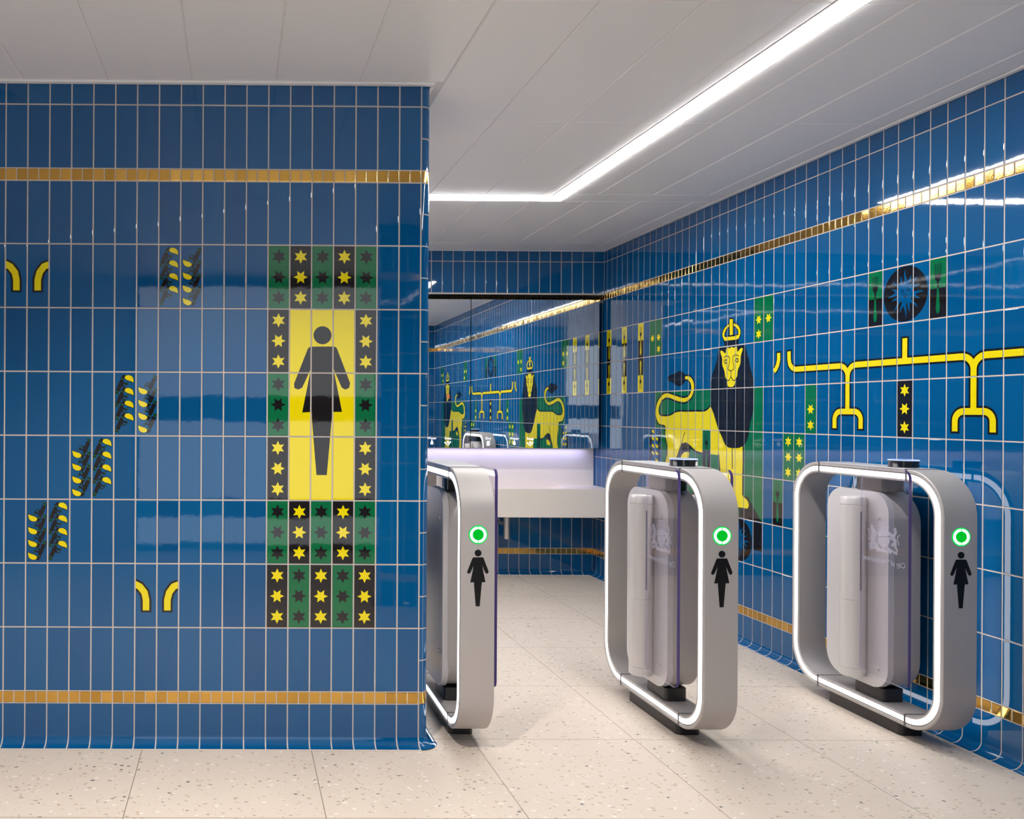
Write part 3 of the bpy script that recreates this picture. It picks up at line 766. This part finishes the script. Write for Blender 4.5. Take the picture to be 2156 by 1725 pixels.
# ================================================================= paintings on the right wall
def lion(ds):
    A = Art(WR)
    c0 = round(ds / TW)
    g = lambda k: sh(pr(ART[k]), ds)
    # green ground
    A.rect((9 + c0) * TW, (23 + c0) * TW, ROWZ(2) - TH, ROWZ(2), GN)
    A.rect((10 + c0) * TW, (23 + c0) * TW, ROWZ(4) - TH, ROWZ(3), GN)
    # platform under the paws
    A.poly([(x, z) for x, z in g('plat')] + [(ds + 11 * TW, ROWZ(5) + 0.0), (ds + 11 * TW, ROWZ(4) - 0.165)], BK)
    A.poly(g('plat2'), BK)
    upper_, lower_ = g('up'), g('lo')
    fl, flr, manel = g('fl'), g('flr'), g('manel')
    zg = flr[-2][1]
    sx = lower_[-1][0]
    hindl = [(sx - 0.004, 0.86), (sx + 0.012, 0.80), (sx + 0.02, zg + 0.03), (sx + 0.03, zg), (sx + 0.20, zg), (sx + 0.205, zg + 0.03), (sx + 0.16, zg + 0.05), (sx + 0.135, 0.85), (g('hind')[0][0] - 0.012, g('hind')[0][1] - 0.03)]
    frontl = [(fl[-1][0] + 0.005, 0.86), (fl[-1][0] + 0.01, zg + 0.03), (fl[-1][0] + 0.02, zg)]
    body = upper_ + [manel[0]] + manel[1:] + flr + frontl[::-1] + fl[::-1] + g('belly')[::-1] + g('hind')[::-1][:] + hindl[::-1] + lower_[::-1]
    A.poly(body, YE)
    A.layer += 1
    A.poly(g('hindblack'), BK)
    A.poly(g('slit'), GN)
    A.poly(g('leg2') , YE)
    fw_ = 0.0105
    A.stroke(upper_, fw_, BK)
    A.stroke(lower_ + hindl, fw_, BK)
    A.stroke(g('belly'), fw_, BK); A.stroke(g('hind'), fw_ * 0.7, BK)
    A.stroke(fl + frontl, fw_ * 0.9, BK)
    A.stroke(flr[:5], fw_, BK)
    A.stroke(g('thigh'), fw_ * 0.6, BK); A.stroke(g('legline'), fw_ * 0.75, BK)
    A.poly(g('tip'), BK)
    A.poly(g('mane'), BK)
    A.poly(g('face'), YE)
    for k_ in ART['fs']: A.stroke(sh(pr(k_), ds), 0.0052, BK); A.layer -= 1
    A.layer += 1
    A.poly(g('crown0'), BK); A.poly(g('crown1'), YE); A.poly(g('crownh1'), BL); A.poly(g('crownh2'), BL); A.poly(g('crownx'), YE)
    A.layer += 1
    forktile(A, 16 + c0, 3, GN, BK)
    return A.build('lion_mural', right, 'yellow lion with a black mane and crown on green tiles')
lion(0); lion(38 * TW)
for ds in (0, 38):
    A = Art(WR); stars(A, 8 + ds, 0, GN, YE, (1,)); A.layer = 0; stars(A, 9 + ds, 0, GN, YE, (1, 2))
    A.build('star_tiles', right, 'green tiles with small yellow stars')
    A = Art(WR)
    if 22 + ds < 66:
        stars(A, 22 + ds, 0, GN, YE, (1, 2)); A.layer = 0; stars(A, 23 + ds, 0, GN, YE, (1,))
        A.build('star_tiles', right, 'green tiles with small yellow stars')
    A = Art(WR); people(A, 8 + ds, 3, 0); A.layer = 0; people(A, 9 + ds, 3, 1)
    A.build('umbrella_figures', right, 'two tiles of small dark figures with yellow umbrellas')
A = Art(WR); stars(A, 27, 2, GN, YE, (1, 2)); A.layer = 0
stars(A, 25, 3, GN, YE); A.layer = 0; stars(A, 26, 3, GN, YE)
A.build('star_tiles', right, 'green tiles with small yellow stars')
A = Art(WR); stars(A, 34, 2, BK, YE)
A.build('star_tiles', right, 'black tile with three yellow stars')
A = Art(WR); stars(A, 41, 2, GN, YE, (1, 2)); A.layer = 0
stars(A, 42, 3, GN, YE); A.layer = 0; stars(A, 43, 3, GN, YE)
A.build('star_tiles', right, 'green tiles with small yellow stars')
for c_ in (0, 3, 6):
    A = Art(WR); forktile(A, c_, 0, YE, BK); A.layer = 0; forktile(A, c_, 1, YE, BK, flip=True)
    A.build('fork_tiles', right, 'tall pair of yellow and black fork tiles')
A = Art(WR); forktile(A, 24, 4, GN, BK)
A.build('fork_tiles', right, 'single green and black fork tile')
def sunplate(col, row, forks=True):
    A = Art(WR)
    s0, z0 = (col + 0.5) * TW, ROWZ(row) - TH / 2
    A.disc(s0, z0, 0.1155, BK)
    ref = (ART['sunc'][0] / 1000, ART['sunc'][1] / 1000)
    r0 = 0.040
    A.disc(s0 + 0.000, z0 + 0.004, r0, BL)
    tips = sh(pr(ART['suntips']), s0 - 34.5 * TW, z0 - (ROWZ(0) - TH / 2))
    for k, (tx, tz) in enumerate(tips):
        cx_, cz_ = s0, z0 + 0.004
        a = math.atan2(tz - cz_, tx - cx_); L_ = math.hypot(tx - cx_, tz - cz_)
        px, pz = -math.sin(a), math.cos(a); left, right_ = [], []
        sgn = 1 if k % 2 else -1
        for i in range(9):
            u = i / 8; rad = r0 * 0.85 + (L_ - r0 * 0.85) * u
            wv = 0.0035 * math.sin(u * 2 * PI) * sgn * (1 - u * 0.4); hw = 0.0085 * (1 - u) ** 0.8
            bx, bz = cx_ + rad * math.cos(a), cz_ + rad * math.sin(a)
            left.append((bx + px * (wv + hw), bz + pz * (wv + hw))); right_.append((bx + px * (wv - hw), bz + pz * (wv - hw)))
        A.poly(left + right_[::-1], BL); A.layer -= 1
    A.layer += 1
    for q in ART['sunf']:
        A.stroke(sh(pr(q), s0 - 34.5 * TW, z0 - (ROWZ(0) - TH / 2)), 0.0026, BK); A.layer -= 1
    A.layer += 1
    if forks: forktile(A, col - 2, row, GN, BK); A.layer = 0; forktile(A, col + 2, row, GN, BK)
    A.build('sun_plate_mural', right, 'black plate with a blue sun face' + (' between two green forks' if forks else ''))
sunplate(34, 0); sunplate(20, 5, False)
# yellow pipes
A = Art(WR)
ZM, ZB_, ZL_, ZS = 1.4835, 1.273, 1.187, 1.587
cm = 34.5 * TW
def pipes(wd, mi, e):
    hb = pr(ART['hookb']); ha = pr(ART['hooka'])
    ha = [(ha[0][0], ha[0][1] - e)] + ha[1:]
    lT = cm - 4 * TW; c1 = 0.052
    for sg in (-1, 1):
        X = lambda v: cm + sg * (v - cm)
        A.stroke([(X(x), z_) for x, z_ in [(hb[0][0], hb[0][1] - e)] + hb[1:-1] + [(lT - 0.075, ZM)]], wd, mi); A.layer -= 0.6
        A.stroke([(X(x), z_) for x, z_ in ha], wd, mi); A.layer -= 0.6
        tt = X(lT)
        for q in (-1, 1):
            arc = [(tt + q * (c1 + 0.025), ZM)] + [(tt + q * (c1 - c1 * math.sin(a_)), ZM - c1 + c1 * math.cos(a_)) for a_ in [PI / 2 * i / 8 for i in range(9)]]
            A.stroke(arc, wd, mi); A.layer -= 0.6
        A.stroke([(tt, ZM - c1 + 0.004), (tt, ZB_)], wd, mi); A.layer -= 0.6
        c2 = 0.038
        for q in (-1, 1):
            arc = [(tt, ZB_)] + [(tt + q * (TW - c2 + c2 * math.sin(a_)), ZB_ - c2 + c2 * math.cos(a_)) for a_ in [PI / 2 * i / 8 for i in range(9)]] + [(tt + q * TW, ZL_ + e)]
            A.stroke(arc, wd, mi); A.layer -= 0.6
    A.stroke([(cm - 4 * TW + 0.07, ZM), (cm + 4 * TW - 0.07, ZM)], wd, mi); A.layer -= 0.6
    A.stroke([(cm, ZM), (cm, ZS - e)], wd, mi); pass
pipes(0.0425, BK, 0.0)
pipes(0.0255, YE, 0.0085)
A.build('pipe_mural', right, 'branching yellow pipes outlined in black')
tag(boxo('safety_notice', XR - 0.006, XR - 0.0015, 1.60, 1.72, 1.445, 1.500, M_ORANGE), 'small orange notice on the blue tiles, seen reflected in the mirror', 'sign')

# ================================================================= mirrors, light, counter
MY = 6.37
MX = [0.80, 1.768, 2.745]
def mirror(x0, x1, label):
    t = thing('wall_mirror', label, 'mirror', ((x0 + x1) / 2, MY, 0.994), 'frameless mirrors over the basin counter')
    bm = bmesh.new(); box(bm, x0 + 0.003, x1 - 0.003, MY, MY + 0.006, 0.994, 2.118)
    o = obj('mirror_glass', bm, [M_MIRROR, M_MEDGE], t)
    for p in o.data.polygons: p.material_index = 0 if p.normal.y < -0.9 else 1
    rel(o, t)
    rel(boxo('cabinet_box', x0 + 0.004, x1 - 0.004, MY + 0.0065, YD - 0.035, 1.006, 2.110, M_DARKBOX, t), t)
    return t
def text_mesh(name, cu, mat, parent):
    tmp = bpy.data.objects.new(name + '_curve', cu); C.objects.link(tmp)
    bpy.context.view_layer.update()
    dg = bpy.context.evaluated_depsgraph_get()
    me = bpy.data.meshes.new_from_object(tmp.evaluated_get(dg)); bpy.data.objects.remove(tmp)
    me.name = name; me.materials.clear(); me.materials.append(mat)
    return link(name, me, parent)
def text(name, s, size, loc, rot, mat, parent, align='CENTER', ext=0.0004, bold=0.0):
    cu = bpy.data.curves.new(name, 'FONT'); cu.body = s; cu.size = size; cu.align_x = align; cu.extrude = ext; cu.offset = bold
    cu.materials.append(mat)
    o = text_mesh(name, cu, mat, parent)
    o.rotation_euler = rot; o.location = Vector(loc) - Vector(parent.location)
    return o
def icons(t, x_dry):
    yi = MY - 0.0012
    for dx, word in ((0, 'Dry'), (0.197, 'Water'), (0.319, 'Soap')):
        x = x_dry + dx
        text('icon_word', word, 0.027, (x, yi, 1.057), (PI / 2, 0, 0), M_ICON, t, ext=0.0002)
        bm = bmesh.new()
        if word == 'Water':
            pts = [(0, 0.026), (0.008, 0.008), (0.011, -0.002), (0.009, -0.010), (0, -0.014), (-0.009, -0.010), (-0.011, -0.002), (-0.008, 0.008)]
            a_ = [bm.verts.new((x + u, yi, 1.030 + v)) for u, v in pts]; bm.faces.new(a_)
        elif word == 'Soap':
            for u, v, r_ in ((-0.021, 0.001, .0062), (-0.002, 0.008, .0072), (0.017, 0.006, .0062), (-0.010, -0.009, .0050), (0.007, -0.006, .0065), (0.000, -0.018, .0038)):
                bm.faces.new([bm.verts.new((x + u + r_ * math.cos(2 * PI * i / 16), yi, 1.030 + v + r_ * math.sin(2 * PI * i / 16))) for i in range(16)])
        else:
            for c_ in (-0.0085, 0.0, 0.0085):
                L_ = [(x + c_ + 0.002 * math.sin(i * 1.3), 1.046 - 0.0036 * i) for i in range(11)]
                a_ = [bm.verts.new((u - 0.0026, yi, v)) for u, v in L_]; b_ = [bm.verts.new((u + 0.0026, yi, v)) for u, v in L_]
                for i in range(10): bm.faces.new((a_[i], a_[i + 1], b_[i + 1], b_[i]))
        rel(obj('icon_symbol', bm, M_ICON, t), t)
mr = mirror(MX[1], MX[2], 'wide frameless mirror on the right, next to the lion wall')
ml = mirror(MX[0], MX[1], 'frameless mirror on the left, half hidden by the tiled pier')
for k in range(3):
    mirror(MX[0] - 0.973 * (k + 1), MX[0] - 0.973 * k - 0.002, 'frameless mirror behind the tiled pier, ' + ('first', 'second', 'third')[k] + ' one further left of the half hidden mirror')
icons(mr, 1.904); icons(ml, 1.904 - 0.624)

t = thing('mirror_light', 'slim bluish light strip glowing under the mirrors onto the splashback', 'light', (1.75, 6.50, 0.99))
bm = bmesh.new()
for a_ in ((XL + .08, 2.71, 6.470, 6.476), (XL + .08, 2.71, 6.524, 6.530), (2.704, 2.71, 6.476, 6.524)): box(bm, *a_, 0.990, 1.0055)
rel(obj('light_housing', bm, M_CHROME, t), t)
rel(boxo('light_strip', XL + .08, 2.703, 6.480, 6.520, 1.000, 1.0055, M_LEDM, t), t)

# counter: a shallow trough on the left, flat ledge on the right, with the splashback behind
ZT, ZU, CY0 = 0.7, 0.489, 6.21
t = thing('basin_counter', 'long cream stone basin counter with a deep front under the mirrors', 'washbasin counter', (1.75, 6.35, ZU))
bm = bmesh.new()
def slab_profile(x0, x1, prof_):
    a_ = [bm.verts.new((x0, y, z)) for y, z in prof_]; b_ = [bm.verts.new((x1, y, z)) for y, z in prof_]
    n = len(prof_); bm.faces.new(a_); bm.faces.new(b_[::-1])
    for i in range(n): bm.faces.new((a_[i], b_[i], b_[(i + 1) % n], a_[(i + 1) % n]))
trough = [(CY0, ZU), (CY0, ZT - .003), (CY0 + .003, ZT), (CY0 + .022, ZT), (CY0 + .028, ZT - .004), (CY0 + .05, ZT - .085), (YD - .04, ZT - .06), (YD - .022, ZT - .03), (YD - .022, ZU)]
flat = [(CY0, ZU), (CY0, ZT - .003), (CY0 + .003, ZT), (YD - .022, ZT), (YD - .022, ZU)]
slab_profile(XL + 0.045, 2.42, trough)
slab_profile(2.484, XR - 0.004, flat)
# sloping cheek between trough and ledge
slab_profile(2.42, 2.484, [(CY0, ZU), (CY0, ZT - .003), (CY0 + .003, ZT), (CY0 + .03, ZT - .001), (YD - .022, ZT - .022), (YD - .022, ZU)])
fix(bm); rel(obj('counter_top', bm, M_QUARTZ, t), t)
rel(boxo('splashback', XL + 0.045, XR - 0.004, YD - .022, YD - .002, ZU + .05, 0.994 + 0.01, M_QUARTZ, t), t)

t = thing('bottle_trap', 'brushed steel bottle trap hanging under the basin counter', 'pipe', (2.065, 6.42, 0.30))
bm = bmesh.new(); lathe(bm, 2.065, 6.42, [(0, .297), (.022, .297), (.026, .302), (.026, .462), (.0235, .464), (.0235, .489)], 28); fix(bm)
rel(obj('trap_body', bm, M_CHROME, t, smooth=True), t)
bm = bmesh.new(); cyl(bm, (2.065, 6.42, .412), (2.035, 6.50, .412), .014); cyl(bm, (2.035, 6.49, .412), (2.030, 6.57, .412), .014); cyl(bm, (2.030, 6.562, .412), (2.030, 6.571, .412), .030); fix(bm)
rel(obj('waste_pipe', bm, M_CHROME, t, smooth=True), t)

# ================================================================= gates
GY0, GY1, GZ0, GZ1, GR, GT = 3.075, 3.915, 0.052, 1.047, 0.165, 0.047
GW = 0.126
def add_gate(cx, label, left_wing, right_wing, sensor, screws=False):
    t = thing('access_gate', label, 'gate', (cx, 3.495, 0), 'access gates across the washroom entrance')
    def put(name, bm, mat, smooth=True, parent=None, sharp=None):
        fix(bm); o = obj(name, bm, mat, parent or t, smooth=smooth)
        if parent is None: rel(o, t)
        return o
    hw = GW / 2
    path = rrect(GY0, GY1, GZ0, GZ1, GR, 14)
    # hoop: outer lip, recessed dark line, then the light band sits in the side faces
    bm = bmesh.new()
    b = 0.0025
    pf = [(cx - hw + b, 0), (cx + hw - b, 0), (cx + hw, b), (cx + hw, 0.0125), (cx + hw - 0.004, 0.0130), (cx + hw - 0.004, GT - 0.0090), (cx + hw, GT - 0.0085), (cx + hw, GT - b), (cx + hw - b, GT),
          (cx - hw + b, GT), (cx - hw, GT - b), (cx - hw, GT - 0.0085), (cx - hw + 0.004, GT - 0.0090), (cx - hw + 0.004, 0.0130), (cx - hw, 0.0125), (cx - hw, b)]
    sweep(bm, path, pf)
    put('hoop_frame', bm, M_SATIN)
    for sg in (-1, 1):
        bm = bmesh.new(); x0 = cx + sg * (hw - 0.005); x1 = cx + sg * (hw - 0.0005)
        sweep(bm, path, [(x0, 0.0182), (x1, 0.0188), (x1, 0.0372), (x0, 0.0378)])
        o = put('light_strip', bm, M_LEDG)
        bm = bmesh.new(); x1 = cx + sg * (hw - 0.003)
        sweep(bm, path, [(x0, 0.0130), (x1, 0.0132), (x1, 0.0165), (x0, 0.0170)])
        put('gasket', bm, M_LINE)
    # joint bands round the hoop
    for yj in (3.250, 3.738):
        for z0, z1 in ((GZ1 - GT - 0.001, GZ1 + 0.0012), (GZ0 - 0.001, GZ0 + GT + 0.001)):
            bm = bmesh.new(); box(bm, cx - hw - 0.0012, cx + hw + 0.0012, yj - 0.004, yj + 0.004, z0, z1)
            put('joint_band', bm, M_SEAM, smooth=False)
    bm = bmesh.new(); box(bm, cx - hw - 0.001, cx + hw + 0.001, 3.256, 3.732, GZ1 - 0.001, GZ1 + 0.003, 0.001)
    put('top_plate', bm, M_PANEL)
    # plinth
    bm = bmesh.new(); pl = [(x, y) for x, y, _, _ in rrect(cx - 0.048, cx + 0.048, 3.290, 3.700, 0.018, 6)]
    a_ = [bm.verts.new((x, y, 0.0)) for x, y in pl]; b_ = [bm.verts.new((x, y, GZ0 + 0.004)) for x, y in pl]; n = len(pl)
    bm.faces.new(a_[::-1]); bm.faces.new(b_)
    for i in range(n): bm.faces.new((a_[i], a_[(i + 1) % n], b_[(i + 1) % n], b_[i]))
    put('plinth', bm, M_DARK)
    # housing in the hoop
    BY0, BY1, BZ0, BZ1 = 3.333, 3.686, 0.150, 0.948
    bm = bmesh.new(); prism(bm, [(y, z) for y, z, _, _ in rrect(BY0, BY1, BZ0, BZ1, 0.125, 12)], cx - hw + 0.022, cx + hw - 0.0, 0.0015)
    put('housing', bm, M_SATIN)
    bm = bmesh.new(); prism(bm, [(y, z) for y, z, _, _ in rrect(BY0 + 0.003, BY1 - 0.003, BZ0 + 0.003, BZ1 - 0.003, 0.085, 12)], cx - hw, cx - hw + 0.024, 0.003)
    cover = put('side_cover', bm, M_PANEL)
    for z0, z1 in ((GZ0 + GT - 0.001, BZ0 + 0.001), (BZ1 - 0.001, GZ1 - GT + 0.001)):
        bm = bmesh.new(); pl = [(x, y) for x, y, _, _ in rrect(cx - 0.044, cx + 0.044, 3.385, 3.545, 0.014, 5)]
        a_ = [bm.verts.new((x, y, z0)) for x, y in pl]; b_ = [bm.verts.new((x, y, z1)) for x, y in pl]; n = len(pl)
        bm.faces.new(a_[::-1]); bm.faces.new(b_)
        for i in range(n): bm.faces.new((a_[i], a_[(i + 1) % n], b_[(i + 1) % n], b_[i]))
        put('support_block', bm, M_BLKG if z0 > 0.5 else M_DARK)
    for zz in ((0.845, 0.235) if left_wing else (0.835, 0.300)):
        bm = bmesh.new(); cyl(bm, (cx - hw - 0.006, 3.388, zz), (cx - hw + 0.002, 3.388, zz), 0.0085, n=20)
        put('cover_cap', bm, M_PANEL)
    def wing(sg, art):
        px = cx + sg * (hw + 0.037); py = 3.478; pr_ = 0.046
        bm = bmesh.new()
        lathe(bm, px, py, [(0, .180), (.040, .180), (pr_, .186), (pr_, .2165), (pr_ - .0015, .2175), (pr_, .2185), (pr_, .496), (pr_ - .0015, .497), (pr_, .498),
                           (pr_, .886), (pr_ - .002, .8875), (pr_, .889), (pr_, .912), (.041, .921), (0, .922)], 48)
        post = put('hinge_post', bm, M_POST)
        bm = bmesh.new(); xa, xb = sorted((px, cx + sg * (hw - 0.002))); box(bm, xa, xb, py - 0.026, py + 0.026, 0.19, 0.90, 0.003)
        o = obj('hinge_bracket', bm, M_POST, post, smooth=True)
        bm = bmesh.new(); box(bm, px - 0.0045, px + 0.0015, py - pr_ - 0.0006, py - pr_ + 0.004, 0.538, 0.862)
        obj('slot', bm, M_DARK, post)
        # clear wing standing open, running towards the lobby
        GYa, GYb, GZa, GZb = 3.183, 3.4312, 0.212, 1.046
        bm = bmesh.new()
        sd = prism(bm, [(y, z) for y, z, _, _ in rrect(GYa, GYb, GZa, GZb, 0.032, 10)], px - 0.0055, px + 0.0055)
        fix(bm)
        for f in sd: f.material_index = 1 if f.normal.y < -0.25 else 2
        o = obj('glass_wing', bm, [M_GLASS, M_GEDGE, M_GEDGE2], t, smooth=True); rel(o, t)
        if art:
            xa = px - 0.0062; bm = bmesh.new()
            q = ART['crest'][2]; ys = q[::2]; zs = q[1::2]; ya, yb, za, zb = min(ys) + 4, max(ys) - 4, min(zs), max(zs)
            bars = [[ya + (yb - ya) * u / 5 - 1.3, za, ya + (yb - ya) * u / 5 + 1.3, za, ya + (yb - ya) * u / 5 + 1.3, zb, ya + (yb - ya) * u / 5 - 1.3, zb] for u in range(6)]
            bars += [[ya, za + (zb - za) * u / 5 - 1.3, yb, za + (zb - za) * u / 5 - 1.3, yb, za + (zb - za) * u / 5 + 1.3, ya, za + (zb - za) * u / 5 + 1.3] for u in range(6)]
            for k, q in enumerate(ART['crest'][:2] + ART['crest'][3:] + bars):
                pts_ = [(a / 1000, z / 1000) for a, z in zip(q[::2], q[1::2])]
                pts_ = [(y + (px - 2.552) * 0, z) for y, z in pts_]
                tr = tessellate_polygon([[Vector((a, b_, 0)) for a, b_ in pts_]])
                vv = [bm.verts.new((xa - 0.00002 * k, a, b_)) for a, b_ in pts_]
                for q3 in tr:
                    try: bm.faces.new([vv[i] for i in q3])
                    except ValueError: pass
            cr = obj('etched_crest', bm, M_ETCH, o)
            cr.location = (cx * 0, 0, 0)
            tx = bpy.data.curves.new('etched_lettering', 'FONT'); tx.body = 'City of Westminster'; tx.size = 0.030; tx.align_x = 'LEFT'; tx.extrude = 0.0001
            tx.materials.append(M_ETCH)
            to = text_mesh('etched_lettering', tx, M_ETCH, o)
            # reads correctly from the aisle between the gates and the pier, so it is mirrored from here
            to.matrix_local = Matrix.Translation((xa, 3.196, 0.672)) @ Matrix(((0, 0, 1, 0), (1, 0, 0, 0), (0, 1, 0, 0), (0, 0, 0, 1)))
            to.scale = (0.88, 1, 1)
    if left_wing: wing(-1, True)
    if right_wing: wing(1, False)
    # face: ring light and symbol
    yf = GY0 - 0.0006
    def ring(bm, r0, r1, a0, a1, y, n=28):
        A_ = [bm.verts.new((cx + 0.001 + r0 * math.sin(a0 + (a1 - a0) * i / n), y, 0.812 + r0 * math.cos(a0 + (a1 - a0) * i / n))) for i in range(n + 1)]
        B_ = [bm.verts.new((cx + 0.001 + r1 * math.sin(a0 + (a1 - a0) * i / n), y, 0.812 + r1 * math.cos(a0 + (a1 - a0) * i / n))) for i in range(n + 1)]
        for i in range(n): bm.faces.new((A_[i], A_[i + 1], B_[i + 1], B_[i]))
    bm = bmesh.new(); ring(bm, 0.0001, 0.0345, 0, 2 * PI, yf, 48); g_ = put('indicator_light', bm, M_GHALO, smooth=False)
    bm = bmesh.new(); ring(bm, 0.0001, 0.0205, 0, 2 * PI, yf - 0.0006, 40)
    obj('button', bm, M_GMID, g_)
    bm = bmesh.new(); ring(bm, 0.0208, 0.0298, 0.075, PI - 0.075, yf - 0.0009); ring(bm, 0.0208, 0.0298, PI + 0.075, 2 * PI - 0.075, yf - 0.0009)
    obj('light_ring', bm, M_GRING, g_)
    bm = bmesh.new()
    k = 0.0125 / 0.0338
    pts_ = woman(cx + 0.001, 0.745, k)
    tr = tessellate_polygon([[Vector((a, b_, 0)) for a, b_ in pts_]])
    vv = [bm.verts.new((a, yf, b_)) for a, b_ in pts_]
    for q3 in tr:
        try: bm.faces.new([vv[i] for i in q3])
        except ValueError: pass
    bm.faces.new([bm.verts.new((cx + 0.001 + 0.0125 * math.cos(2 * PI * i / 32), yf, 0.745 + 0.0125 * math.sin(2 * PI * i / 32))) for i in range(32)])
    sy = put('woman_symbol', bm, M_SYM, smooth=False)
    if sensor:
        bm = bmesh.new(); lathe(bm, cx, 3.342, [(0, GZ1 + .003), (.049, GZ1 + .003), (.0505, GZ1 + .005), (.0505, GZ1 + .030), (.0, GZ1 + .030)], 48)
        s_ = put('sensor_puck', bm, M_BLKG)
        bm = bmesh.new(); lathe(bm, cx, 3.342, [(0.047, GZ1 + .0302), (.0512, GZ1 + .0302), (.0512, GZ1 + .0335), (.047, GZ1 + .0335)], 48); fix(bm)
        obj('puck_light', bm, M_BLUERING, s_)
        bm = bmesh.new(); lathe(bm, cx, 3.342, [(0.0, GZ1 + .030), (.0468, GZ1 + .030), (.0468, GZ1 + .0325), (0.0, GZ1 + .0325)], 48); fix(bm)
        obj('puck_lid', bm, M_BLKG, s_)
    return t
add_gate(0.883, 'silver hooped access gate half hidden behind the tiled pier', False, True, False)
add_gate(1.7765, 'silver hooped access gate standing free between the two aisles', True, True, True)
add_gate(2.655, 'silver hooped access gate close to the lion wall on the right', True, False, True)

# round ceiling sensor at the left edge
t = thing('ceiling_sensor', 'small round grey ceiling sensor above the blue tiled wall', 'sensor', (-0.915, 3.04, ZC))
bm = bmesh.new(); lathe(bm, -0.915, 3.04, [(0, ZC - .012), (.036, ZC - .012), (.046, ZC - .006), (.048, ZC)], 32); fix(bm)
rel(obj('sensor_body', bm, M_DISC, t, smooth=True), t)

t = thing('linear_light', 'unseen short linear fill light added in the rear area behind the pier', 'ceiling light', (-0.60, 5.0, ZC))  # extra lamp added out of view to brighten the back of the room
bm = bmesh.new(); box(bm, -0.64, -0.56, 4.90, 6.25, ZC - 0.005, ZC + 0.001)
rel(obj('diffuser', bm, M_LED, t), t)

# lobby: round downlights and an added glowing panel for the bright area behind
def downlight(x, y, lab, k=1.0):
    t = thing('downlight', lab, 'ceiling light', (x, y, ZC), 'round downlights in the lobby ceiling')
    bm = bmesh.new(); lathe(bm, x, y, [(.0405, ZC - .001), (.043, ZC - .004), (.052, ZC - .004), (.055, ZC)], 32); fix(bm)
    rel(obj('bezel', bm, M_CEIL, t, smooth=True), t)
    ld = bpy.data.lights.new('downlight_lamp', 'AREA'); ld.shape = 'DISK'; ld.size = 0.08; ld.energy = DOWNLIGHT_W * k; ld.color = (1.0, 0.93, 0.85); ld.spread = math.radians(118)
    lo = bpy.data.objects.new('lamp', ld); C.objects.link(lo); lo.parent = t; lo.location = (0, 0, -0.003)
downlight(-0.03, 1.92, 'round downlight straight above the camera side of the sign', 1.15)
downlight(-1.90, 1.90, 'round downlight further left in the lobby', 0.55)
downlight(-1.90, 0.40, 'round downlight at the back left of the lobby', 0.8)
t = thing('added_glow_panel', 'added glowing panel with dark bars behind the camera, made for the wall reflections', 'reflection panel', (0.0, YL + 0.02, 0))
bm = bmesh.new(); box(bm, -0.90, 1.60, YL + 0.010, YL + 0.020, 0.05, 2.40)
rel(obj('glow_pane', bm, M_PANELGLOW, t), t)
for z0, z1 in ((0.0, 0.06), (1.17, 1.40), (0.30, 0.46), (2.39, 2.46)):  # dark bars added to give the reflection its bands
    rel(boxo('reflection_bar', -0.80 if 1.0 < z0 < 2 else -0.92, 1.615, YL + 0.021, YL + 0.05, z0, z1, M_SEAM, t), t)
for x0 in (-0.935, 1.58):
    rel(boxo('glow_panel_side', x0, x0 + 0.035, YL + 0.0205, YL + 0.055, 0.0, 2.46, M_SEAM, t), t)
